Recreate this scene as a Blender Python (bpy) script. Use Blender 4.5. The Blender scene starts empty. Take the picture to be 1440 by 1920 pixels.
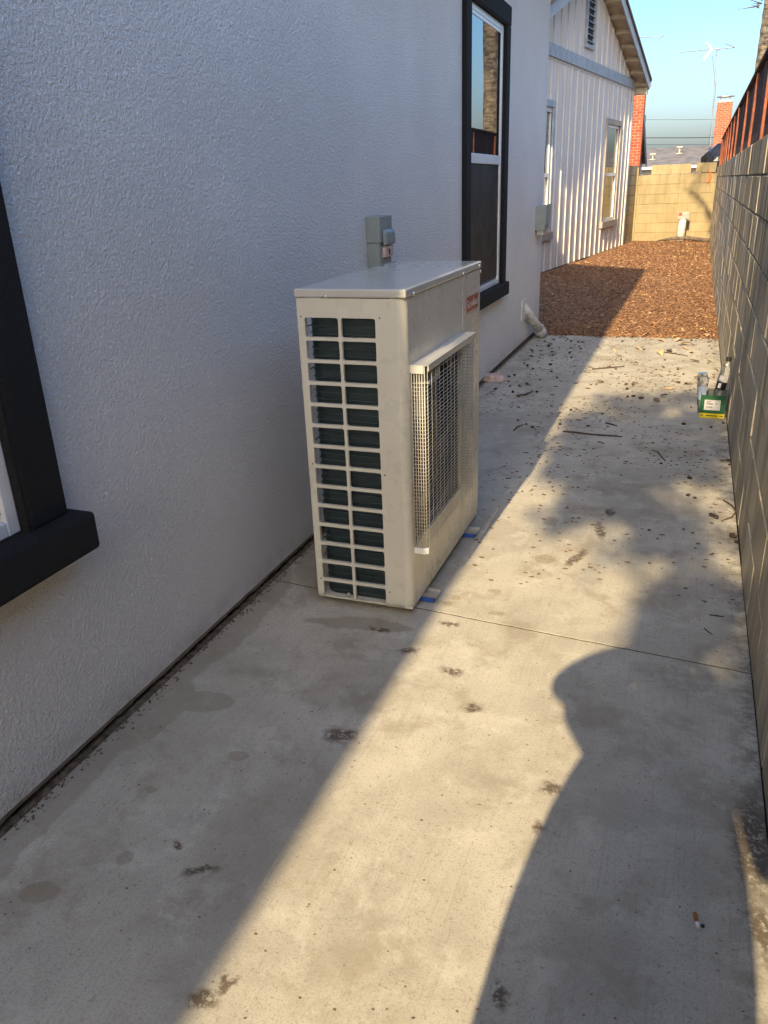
import bpy, bmesh, math, random
from mathutils import Vector, Matrix, noise
R = math.radians
sc = bpy.context.scene
col = sc.collection
random.seed(7)

# ---------------------------------------------------------------- camera
cd = bpy.data.cameras.new("camera"); cam = bpy.data.objects.new("camera", cd); col.objects.link(cam)
sc.camera = cam
YAW, PITCH, ROLL, FPX = 0.371683461, 0.388831013, 0.0388858721, 1474.75953
cy, sy = math.cos(YAW), math.sin(YAW)
fw = Vector((-sy*math.cos(PITCH), cy*math.cos(PITCH), -math.sin(PITCH)))
rt = Vector((cy, sy, 0)); dn = fw.cross(rt)
c_, s_ = math.cos(ROLL), math.sin(ROLL)
rt2 = rt*c_ + dn*s_; dn2 = dn*c_ - rt*s_
m = Matrix((rt2, -dn2, -fw)).transposed().to_4x4(); m.translation = Vector((0, 0, 1.6))
cam.matrix_world = m
cd.sensor_fit = 'VERTICAL'; cd.sensor_height = 24.0; cd.sensor_width = 18.0
cd.lens = FPX/1920*24.0
cd.clip_start = 0.05; cd.clip_end = 2000
sc.render.resolution_x = 768; sc.render.resolution_y = 1024

# ---------------------------------------------------------------- sky and sun
LD = Vector((0.07, 1.7, -1.0)).normalized()          # direction the sunlight travels
ELEV = math.asin(-LD.z)
w = bpy.data.worlds.new("World"); sc.world = w; w.use_nodes = True
wn = w.node_tree.nodes; wl = w.node_tree.links
for n in list(wn): wn.remove(n)
sky = wn.new('ShaderNodeTexSky'); sky.sky_type = 'NISHITA'; sky.sun_disc = False
sky.sun_elevation = ELEV
sky.sun_rotation = math.atan2(-LD.x, -LD.y)
sky.air_density = 1.0; sky.dust_density = 5.4; sky.ozone_density = 3.0
bg = wn.new('ShaderNodeBackground'); bg.inputs[1].default_value = 0.15
wo = wn.new('ShaderNodeOutputWorld')
gm = wn.new('ShaderNodeGamma'); gm.inputs[1].default_value = 0.76
hs = wn.new('ShaderNodeHueSaturation'); hs.inputs['Saturation'].default_value = 1.62; hs.inputs['Hue'].default_value = 0.502
wl.new(sky.outputs[0], gm.inputs[0]); wl.new(gm.outputs[0], hs.inputs['Color']); wl.new(hs.outputs[0], bg.inputs[0]); wl.new(bg.outputs[0], wo.inputs[0])
sd = bpy.data.lights.new("sun", 'SUN'); sd.energy = 2.4; sd.angle = R(0.53); sd.color = (1.0, 0.79, 0.47)
so = bpy.data.objects.new("sun", sd); col.objects.link(so)
so.rotation_euler = LD.to_track_quat('-Z', 'Y').to_euler(); so.location = (0, -20, 20)
sc.view_settings.view_transform = 'Standard'; sc.view_settings.look = 'None'
sc.view_settings.gamma = 1.0; sc.view_settings.use_curve_mapping = False
sc.view_settings.exposure = 2.05
sc.cycles.diffuse_bounces = 8; sc.cycles.max_bounces = 10; sc.cycles.transparent_max_bounces = 12
try: sc.cycles.use_denoising = True
except Exception: pass

# ---------------------------------------------------------------- materials
def NT(name):
    mt = bpy.data.materials.new(name); mt.use_nodes = True
    nt = mt.node_tree
    for n in list(nt.nodes): nt.nodes.remove(n)
    o = nt.nodes.new('ShaderNodeOutputMaterial'); b = nt.nodes.new('ShaderNodeBsdfPrincipled')
    nt.links.new(b.outputs[0], o.inputs[0])
    return mt, nt, b
def val(nt, sock, v):
    if hasattr(v, 'links') or isinstance(v, bpy.types.NodeSocket): nt.links.new(v, sock)
    elif isinstance(v, (tuple, list)) and len(v) == 3 and sock.type == 'RGBA': sock.default_value = (*v, 1)
    else: sock.default_value = v
def math_(nt, op, a, b=0.0, clamp=False):
    n = nt.nodes.new('ShaderNodeMath'); n.operation = op; n.use_clamp = clamp
    val(nt, n.inputs[0], a); val(nt, n.inputs[1], b); return n.outputs[0]
def mix(nt, f, a, b, mode='MIX'):
    n = nt.nodes.new('ShaderNodeMix'); n.data_type = 'RGBA'; n.blend_type = mode
    val(nt, n.inputs[0], f); val(nt, n.inputs[6], a); val(nt, n.inputs[7], b); return n.outputs[2]
def coords(nt, kind='Object', scale=(1, 1, 1), loc=(0, 0, 0), rot=(0, 0, 0)):
    t = nt.nodes.new('ShaderNodeTexCoord'); mp = nt.nodes.new('ShaderNodeMapping')
    nt.links.new(t.outputs[kind], mp.inputs[0])
    mp.inputs['Scale'].default_value = scale; mp.inputs['Location'].default_value = loc; mp.inputs['Rotation'].default_value = rot
    return mp.outputs[0]
def geo(nt, scale=(1, 1, 1)):
    t = nt.nodes.new('ShaderNodeNewGeometry'); mp = nt.nodes.new('ShaderNodeMapping')
    nt.links.new(t.outputs['Position'], mp.inputs[0]); mp.inputs['Scale'].default_value = scale
    return mp.outputs[0]
def nz(nt, vec, scale, detail=4, rough=0.5, dist=0.0):
    n = nt.nodes.new('ShaderNodeTexNoise'); n.inputs['Scale'].default_value = scale
    n.inputs['Detail'].default_value = detail; n.inputs['Roughness'].default_value = rough
    n.inputs['Distortion'].default_value = dist
    if vec is not None: nt.links.new(vec, n.inputs['Vector'])
    return n.outputs['Fac']
def ramp(nt, f, lo, hi, a=0.0, b=1.0):
    n = nt.nodes.new('ShaderNodeMapRange'); n.interpolation_type = 'SMOOTHSTEP'
    val(nt, n.inputs[0], f); n.inputs[1].default_value = lo; n.inputs[2].default_value = hi
    n.inputs[3].default_value = a; n.inputs[4].default_value = b; return n.outputs[0]
def bump(nt, b, h, strength=0.5, dist=0.01, prev=None):
    n = nt.nodes.new('ShaderNodeBump'); n.inputs['Strength'].default_value = strength
    n.inputs['Distance'].default_value = dist; val(nt, n.inputs['Height'], h)
    if prev is not None: nt.links.new(prev, n.inputs['Normal'])
    if b is not None: nt.links.new(n.outputs[0], b.inputs['Normal'])
    return n.outputs[0]
def plain(name, c, rough=0.6, metal=0.0, var=0.12, vs=6.0, bs=0.0, bscale=60, spec=0.5, coat=0.0, world=True, rv=0.08):
    mt, nt, b = NT(name)
    v = geo(nt) if world else coords(nt)
    n = nz(nt, v, vs, 5, 0.6)
    dark = tuple(x*(1-var*1.6) for x in c); lite = tuple(min(1, x*(1+var)) for x in c)
    val(nt, b.inputs['Base Color'], mix(nt, ramp(nt, n, 0.3, 0.7), dark, lite))
    val(nt, b.inputs['Roughness'], ramp(nt, nz(nt, v, vs*2.3, 3), 0.2, 0.8, max(0.02, rough-rv), rough+rv))
    b.inputs['Metallic'].default_value = metal; b.inputs['Specular IOR Level'].default_value = spec
    b.inputs['Coat Weight'].default_value = coat; b.inputs['Coat Roughness'].default_value = 0.15
    if bs: bump(nt, b, nz(nt, v, bscale, 4, 0.6), bs, 0.004)
    return mt

def mat_stucco(name, c, bscale=105, dist=0.0075, var=0.05, dirt=0.4):
    mt, nt, b = NT(name); v = geo(nt)
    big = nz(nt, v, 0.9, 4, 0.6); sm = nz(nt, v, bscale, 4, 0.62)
    cc = mix(nt, ramp(nt, big, 0.3, 0.75), tuple(x*(1-var*2) for x in c), c)
    # splash-back dirt just above the ground
    sep = nt.nodes.new('ShaderNodeSeparateXYZ'); nt.links.new(v, sep.inputs[0])
    low = math_(nt, 'MULTIPLY', ramp(nt, sep.outputs[2], 0.02, 0.16, 1, 0), ramp(nt, nz(nt, v, 9, 5, 0.7), 0.35, 0.7))
    cc = mix(nt, math_(nt, 'MULTIPLY', low, dirt), cc, (0.30, 0.26, 0.21))
    cc = mix(nt, math_(nt, 'MULTIPLY', ramp(nt, sm, 0.32, 0.5, 1, 0), 0.18), cc, tuple(x*.55 for x in c))  # grain pits darkened in the colour, standing in for their shade
    val(nt, b.inputs['Base Color'], cc); b.inputs['Roughness'].default_value = 0.85
    b.inputs['Specular IOR Level'].default_value = 0.25
    vo = nt.nodes.new('ShaderNodeTexVoronoi'); vo.inputs['Scale'].default_value = bscale*0.8
    vo.feature = 'SMOOTH_F1'
    mixv = nt.nodes.new('ShaderNodeVectorMath'); mixv.operation = 'ADD'
    nn = nt.nodes.new('ShaderNodeTexNoise'); nn.inputs['Scale'].default_value = 40; nt.links.new(v, nn.inputs['Vector'])
    sc_ = nt.nodes.new('ShaderNodeVectorMath'); sc_.operation = 'SCALE'; sc_.inputs['Scale'].default_value = 0.02
    nt.links.new(nn.outputs['Color'], sc_.inputs[0]); nt.links.new(v, mixv.inputs[0]); nt.links.new(sc_.outputs[0], mixv.inputs[1])
    nt.links.new(mixv.outputs[0], vo.inputs['Vector'])
    h = math_(nt, 'ADD', ramp(nt, sm, 0.3, 0.7), math_(nt, 'MULTIPLY', vo.outputs['Distance'], -0.6))
    p = bump(nt, None, nz(nt, v, 6, 3), 0.25, 0.02)
    q2 = bump(nt, None, ramp(nt, nz(nt, v, 28, 5, 0.7), 0.3, 0.7), 0.5, 0.003, p)
    bump(nt, b, h, 1.0, dist, q2)
    return mt

def ellipse_mask(nt, vec, items, soft=0.35):
    """max of soft ellipses given as (x, y, rx, ry, degrees)"""
    out = None
    for (x, y, rx, ry, a) in items:
        mp = nt.nodes.new('ShaderNodeMapping'); mp.vector_type = 'TEXTURE'
        nt.links.new(vec, mp.inputs[0]); mp.inputs['Location'].default_value = (x, y, 0)
        mp.inputs['Rotation'].default_value = (0, 0, R(a)); mp.inputs['Scale'].default_value = (rx, ry, 1000)
        ln = nt.nodes.new('ShaderNodeVectorMath'); ln.operation = 'LENGTH'; nt.links.new(mp.outputs[0], ln.inputs[0])
        k = ramp(nt, ln.outputs['Value'], 1-soft, 1+soft*0.4, 1, 0)
        out = k if out is None else math_(nt, 'MAXIMUM', out, k)
    return out
def warp(nt, vec, scale, amp, detail=3):
    n = nt.nodes.new('ShaderNodeTexNoise'); n.inputs['Scale'].default_value = scale; n.inputs['Detail'].default_value = detail
    nt.links.new(vec, n.inputs['Vector'])
    s = nt.nodes.new('ShaderNodeVectorMath'); s.operation = 'SUBTRACT'; s.inputs[1].default_value = (0.5, 0.5, 0.5)
    nt.links.new(n.outputs['Color'], s.inputs[0])
    k = nt.nodes.new('ShaderNodeVectorMath'); k.operation = 'SCALE'; k.inputs['Scale'].default_value = amp
    nt.links.new(s.outputs[0], k.inputs[0])
    a = nt.nodes.new('ShaderNodeVectorMath'); a.operation = 'ADD'; nt.links.new(vec, a.inputs[0]); nt.links.new(k.outputs[0], a.inputs[1])
    return a.outputs[0]

def mat_concrete():
    mt, nt, b = NT('broomed_concrete'); v = geo(nt)
    big = nz(nt, v, 1.3, 5, 0.6, 0.4); mid = nz(nt, v, 7, 5, 0.65); fine = nz(nt, v, 190, 3, 0.7)
    c = mix(nt, ramp(nt, big, 0.3, 0.7), (0.35, 0.325, 0.27), (0.49, 0.455, 0.38))
    c = mix(nt, math_(nt, 'MULTIPLY', ramp(nt, mid, 0.5, 0.72), 0.5), c, (0.34, 0.315, 0.265))
    c = mix(nt, math_(nt, 'MULTIPLY', ramp(nt, mid, 0.5, 0.3), 0.35), c, (0.54, 0.51, 0.44))
    c = mix(nt, math_(nt, 'MULTIPLY', ramp(nt, fine, 0.50, 0.68), 0.6), c, (0.2, 0.18, 0.15))
    sp = nz(nt, warp(nt, v, 15, .03), 75, 4, 0.75); c = mix(nt, math_(nt, 'MULTIPLY', ramp(nt, sp, 0.57, 0.68), 0.55), c, (0.17, 0.145, 0.11))
    c = mix(nt, math_(nt, 'MULTIPLY', ramp(nt, sp, 0.38, 0.28), 0.4), c, (0.60, 0.57, 0.50))
    vb = geo(nt, (1, 0.02, 1)); broom = nz(nt, warp(nt, vb, 1.5, 0.02), 130, 3, 0.6)
    c = mix(nt, math_(nt, 'MULTIPLY', ramp(nt, broom, 0.52, 0.78), 0.3), c, (0.22, 0.20, 0.17))
    # damp, brown and green discolourings with outlines of their own, plus a painted shade patch
    wv = warp(nt, warp(nt, v, 5, 0.10), 22, 0.025)
    big2 = nz(nt, warp(nt, v, 2, .3), 3.1, 6, 0.7); c = mix(nt, math_(nt, 'MULTIPLY', ramp(nt, big2, 0.48, 0.66), 0.62), c, (0.26, 0.225, 0.17))
    big3 = nz(nt, warp(nt, v, 3, .2), 5.5, 6, 0.75); c = mix(nt, math_(nt, 'MULTIPLY', ramp(nt, big3, 0.52, 0.66), 0.4), c, (0.56, 0.53, 0.46))
    damp_and_shade = ellipse_mask(nt, wv, [(-1.60, 2.35, .115, .55, 0), (-1.42, 1.86, .105, .06, 12), (-1.55, 1.75, .10, .22, 0), (-1.60, 1.2, .09, .6, 0), (-1.60, .5, .12, .5, 0),
        (-1.10, 2.50, .22, .05, 8), (-1.4, 3.2, .25, .5, 0)], 0.12)  # first patch here is shade painted in front of the heat pump
    c = mix(nt, math_(nt, 'MULTIPLY', damp_and_shade, 0.5), c, (0.23, 0.195, 0.145))
    c = mix(nt, math_(nt, 'MULTIPLY', ellipse_mask(nt, warp(nt, wv, 12, .06, 5), [(-0.03, 1.28, .13, .17, 10), (-.95, 2.1, .16, .2, -30), (-.9, 1.4, .2, .3, 0)], 0.5), 0.3), c, (0.23, 0.195, 0.145))
    wv2 = warp(nt, v, 40, 0.02)
    spots = ellipse_mask(nt, wv2, [(-1.24, 1.212, .022, .026, 0), (-1.376, 1.05, .055, .035, 20), (-1.16, 1.66, .035, .025, 0), (-1.33, 1.45, .02, .014, 0),
        (-0.795, 2.83, .022, .02, 0), (-0.81, 2.77, .022, .02, 0), (-.60, 2.75, .035, .018, 0), (-.65, 2.93, .03, .02, 0), (-.50, 3.3, .05, .05, 0), (-.55, 3.75, .04, .06, 0)], 0.15)
    c = mix(nt, math_(nt, 'MULTIPLY', spots, 0.4), c, (0.19, 0.14, 0.085))
    # crushed leaf and moss patches, broken up by their own grain
    wv3 = warp(nt, warp(nt, v, 9, 0.06), 34, 0.05, 5)
    crush = ellipse_mask(nt, wv3, [(-.896, 1.85, .065, .045, 0), (-.83, .935, .045, .03, 0), (-.02, 1.06, .012, .05, -20), (-1.03, 1.23, .045, .014, 25), (-.853, 2.38, .045, .025, 20), (-.537, 2.11, .038, .03, 0), (-.233, 1.814, .035, .04, 30), (-.24, 1.658, .02, .025, 0),
        (-.828, .937, .032, .018, 0), (-.801, .985, .02, .03, 0), (.30, 1.78, .055, .22, 0), (.30, 1.50, .03, .1, 0),
        (-.23, 1.15, .02, .05, 15), (-1.0, 2.5, .05, .02, 0), (-1.13, 1.30, .02, .02, 0), (-.66, 2.3, .05, .03, 0), (-.76, 2.62, .05, .02, 0), (-.37, 3.35, .025, .12, -20), (-.3, 3.7, .025, .12, 10), (-.27, 3.95, .03, .06, 0)], 0.6)
    crush = math_(nt, 'MULTIPLY', crush, ramp(nt, nz(nt, v, 42, 6, 0.8), 0.40, 0.50))
    c = mix(nt, math_(nt, 'MULTIPLY', crush, 0.88), c, (0.085, 0.06, 0.04))
    # small litter stains that grow denser towards the mulch bed
    sep = nt.nodes.new('ShaderNodeSeparateXYZ'); nt.links.new(v, sep.inputs[0])
    far = ramp(nt, sep.outputs[1], 2.6, 6.5, 0.0, 0.055)
    f1 = nz(nt, warp(nt, v, 9, 0.06), 17, 3, 0.6)
    th = math_(nt, 'SUBTRACT', 0.735, far)
    fl = ramp(nt, math_(nt, 'SUBTRACT', f1, th), 0.0, 0.03)
    c = mix(nt, math_(nt, 'MULTIPLY', fl, 0.6), c, (0.13, 0.10, 0.07))
    # green-black grime along the block wall
    edge = math_(nt, 'MULTIPLY', ramp(nt, sep.outputs[0], 0.20, 0.34), ramp(nt, nz(nt, v, 14, 5, 0.7), 0.42, 0.6))
    c = mix(nt, math_(nt, 'MULTIPLY', edge, 0.6), c, (0.11, 0.10, 0.08))
    val(nt, b.inputs['Base Color'], c); b.inputs['Roughness'].default_value = 0.88
    b.inputs['Specular IOR Level'].default_value = 0.25
    p = bump(nt, None, math_(nt, 'ADD', math_(nt, 'MULTIPLY', broom, 0.7), mid), 0.5, 0.0020)
    p = bump(nt, None, nz(nt, v, 60, 5, 0.7), 0.5, 0.0014, p)
    bump(nt, b, fine, 0.5, 0.0005, p)
    return mt

def mat_block(name, c1, c2, streak, sdir='y'):
    mt, nt, b = NT(name); v = geo(nt)
    oi = nt.nodes.new('ShaderNodeObjectInfo')
    c = mix(nt, ramp(nt, nz(nt, v, 2.2, 5, 0.65), 0.3, 0.7), c1, c2)
    c = mix(nt, math_(nt, 'MULTIPLY', oi.outputs['Random'], 0.35), c, tuple(x*0.72 for x in c1))
    vs = geo(nt, (1, 1, 0.12)); st = nz(nt, warp(nt, vs, 3, 0.05), 7.5, 5, 0.7)
    sep = nt.nodes.new('ShaderNodeSeparateXYZ'); nt.links.new(v, sep.inputs[0])
    up = ramp(nt, sep.outputs[2], 0.2, 1.8, 0.35, 1.0)
    k = math_(nt, 'MULTIPLY', math_(nt, 'MULTIPLY', ramp(nt, st, 0.44, 0.60), up), streak)
    c = mix(nt, k, c, (0.045, 0.042, 0.034))
    st2 = nz(nt, warp(nt, vs, 3, 0.05), 13, 4, 0.6)
    c = mix(nt, math_(nt, 'MULTIPLY', ramp(nt, st2, 0.56, 0.7), 0.35*streak), c, tuple(min(1, x*1.7) for x in c2))
    val(nt, b.inputs['Base Color'], c); b.inputs['Roughness'].default_value = 0.92
    b.inputs['Specular IOR Level'].default_value = 0.2
    p = bump(nt, None, nz(nt, v, 18, 5, 0.7), 0.5, 0.005)
    bump(nt, b, nz(nt, v, 130, 4, 0.7), 0.5, 0.0014, p)
    return mt
def mat_brick():
    mt, nt, b = NT('red_brick'); v = geo(nt)
    oi = nt.nodes.new('ShaderNodeObjectInfo')
    c = mix(nt, oi.outputs['Random'], (0.24, 0.035, 0.015), (0.40, 0.08, 0.035))
    c = mix(nt, math_(nt, 'MULTIPLY', ramp(nt, nz(nt, v, 25, 4), 0.5, 0.7), 0.4), c, (0.42, 0.16, 0.09))
    val(nt, b.inputs['Base Color'], c); b.inputs['Roughness'].default_value = 0.9
    bump(nt, b, nz(nt, v, 60, 4), 0.5, 0.004); return mt
def mat_mulch(name, chips):
    mt, nt, b = NT(name); v = geo(nt)
    n = nz(nt, v, 38 if chips else 60, 2, 0.5)
    if chips:
        at = nt.nodes.new('ShaderNodeAttribute'); at.attribute_name = 'tone'; n = at.outputs['Fac']
    c = mix(nt, ramp(nt, n, 0.0 if chips else .3, 0.75), (0.095, 0.046, 0.024), (0.34, 0.185, 0.098))
    c = mix(nt, ramp(nt, n, 0.8, 1.0), c, (0.62, 0.42, 0.25))
    val(nt, b.inputs['Base Color'], c); b.inputs['Roughness'].default_value = 0.9
    b.inputs['Specular IOR Level'].default_value = 0.15
    bump(nt, b, nz(nt, v, 80, 4), 0.5, 0.002); return mt
def mat_glass_window(name, c=(0.012, 0.014, 0.015), ior=2.6, rough=0.01):
    mt, nt, b = NT(name)
    n = nz(nt, geo(nt), 0.9, 2, 0.4)
    val(nt, b.inputs['Base Color'], mix(nt, n, c, tuple(x*1.8 for x in c)))
    b.inputs['Roughness'].default_value = rough; b.inputs['IOR'].default_value = ior
    bump(nt, b, nz(nt, geo(nt, (1, 1, .6)), 1.6, 2), 0.04, 0.02)
    return mt
def mat_clear(name, tint=(0.9, 0.93, 0.95)):
    mt, nt, b = NT(name)
    b.inputs['Base Color'].default_value = (*tint, 1); b.inputs['Roughness'].default_value = 0.06
    b.inputs['Transmission Weight'].default_value = 0.93; b.inputs['IOR'].default_value = 1.35
    bump(nt, b, nz(nt, geo(nt), 45, 2), 0.4, 0.006)
    return mt
def mat_siding():
    mt, nt, b = NT('white_painted_siding'); v = geo(nt)
    vs = geo(nt, (1, 1, 0.1)); c = mix(nt, ramp(nt, nz(nt, vs, 9, 4, 0.6), 0.3, 0.7), (0.50, 0.48, 0.46), (0.60, 0.58, 0.555))
    val(nt, b.inputs['Base Color'], c); b.inputs['Roughness'].default_value = 0.7
    bump(nt, b, nz(nt, vs, 70, 3), 0.3, 0.001); return mt
def mat_ac():
    mt, nt, b = NT('beige_enamel_steel'); v = geo(nt)
    c = mix(nt, ramp(nt, nz(nt, v, 2.5, 4), 0.3, 0.7), (0.52, 0.50, 0.43), (0.58, 0.56, 0.485))
    sm = ramp(nt, nz(nt, v, 3, 5, 0.75), 0.5, 0.8)
    c = mix(nt, math_(nt, 'MULTIPLY', sm, 0.10), c, (0.25, 0.22, 0.17))
    sep = nt.nodes.new('ShaderNodeSeparateXYZ'); nt.links.new(v, sep.inputs[0])
    dirt = math_(nt, 'MULTIPLY', ramp(nt, sep.outputs[2], 0.04, 0.3, 1, 0), ramp(nt, nz(nt, v, 16, 5, .7), 0.5, 0.7))
    c = mix(nt, math_(nt, 'MULTIPLY', dirt, 0.35), c, (0.2, 0.16, 0.11))
    val(nt, b.inputs['Base Color'], c)
    val(nt, b.inputs['Roughness'], ramp(nt, nz(nt, v, 9, 4, 0.6), 0.3, 0.7, 0.24, 0.40))
    b.inputs['Specular IOR Level'].default_value = 0.55
    p = bump(nt, None, nz(nt, v, 3.5, 2), 0.10, 0.02)
    bump(nt, b, nz(nt, v, 420, 2), 0.12, 0.0006, p); return mt
def mat_coil():
    mt, nt, b = NT('coil_fin_metal'); v = geo(nt)
    wv = nt.nodes.new('ShaderNodeTexWave'); wv.bands_direction = 'Z'; wv.inputs['Scale'].default_value = 9.0
    nt.links.new(v, wv.inputs[0])
    fin = nt.nodes.new('ShaderNodeTexWave'); fin.bands_direction = 'DIAGONAL'; fin.inputs['Scale'].default_value = 120
    nt.links.new(geo(nt, (1, 1, 0)), fin.inputs[0])
    c = mix(nt, nz(nt, v, 12, 4), (0.012, 0.024, 0.030), (0.035, 0.055, 0.06))
    val(nt, b.inputs['Base Color'], c); b.inputs['Metallic'].default_value = 0.35; b.inputs['Roughness'].default_value = 0.42
    p = bump(nt, None, wv.outputs[0], 0.3, 0.002); bump(nt, b, fin.outputs[0], 0.4, 0.001, p); return mt
def mat_shingle(name, c):
    mt, nt, b = NT(name); v = geo(nt)
    br = nt.nodes.new('ShaderNodeTexBrick'); br.inputs['Scale'].default_value = 1.0
    br.inputs['Brick Width'].default_value = 0.30; br.inputs['Row Height'].default_value = 0.13; br.inputs['Mortar Size'].default_value = 0.004
    br.inputs['Color1'].default_value = (*c, 1); br.inputs['Color2'].default_value = (*[x*0.7 for x in c], 1)
    br.inputs['Mortar'].default_value = (*[x*0.4 for x in c], 1); nt.links.new(geo(nt), br.inputs[0])
    cc = mix(nt, ramp(nt, nz(nt, v, 2.5, 5), 0.35, 0.65), br.outputs[0], tuple(x*1.35 for x in c))
    val(nt, b.inputs['Base Color'], cc); b.inputs['Roughness'].default_value = 0.95
    bump(nt, b, nz(nt, v, 50, 4), 0.6, 0.006); return mt
def mat_leafy(name, c1, c2, trans=0.2):
    mt, nt, b = NT(name)
    val(nt, b.inputs['Base Color'], mix(nt, nz(nt, geo(nt), 3.0, 3), c1, c2)); b.inputs['Roughness'].default_value = 0.65
    return mt
def mat_bark(name, c1, c2, rings=False):
    mt, nt, b = NT(name); v = geo(nt, (1, 1, 3.0 if rings else 0.3))
    n = nz(nt, v, 5 if rings else 14, 5, 0.7)
    val(nt, b.inputs['Base Color'], mix(nt, ramp(nt, n, 0.35, 0.65), c1, c2)); b.inputs['Roughness'].default_value = 0.95
    bump(nt, b, n, 0.9, 0.03); return mt

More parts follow.
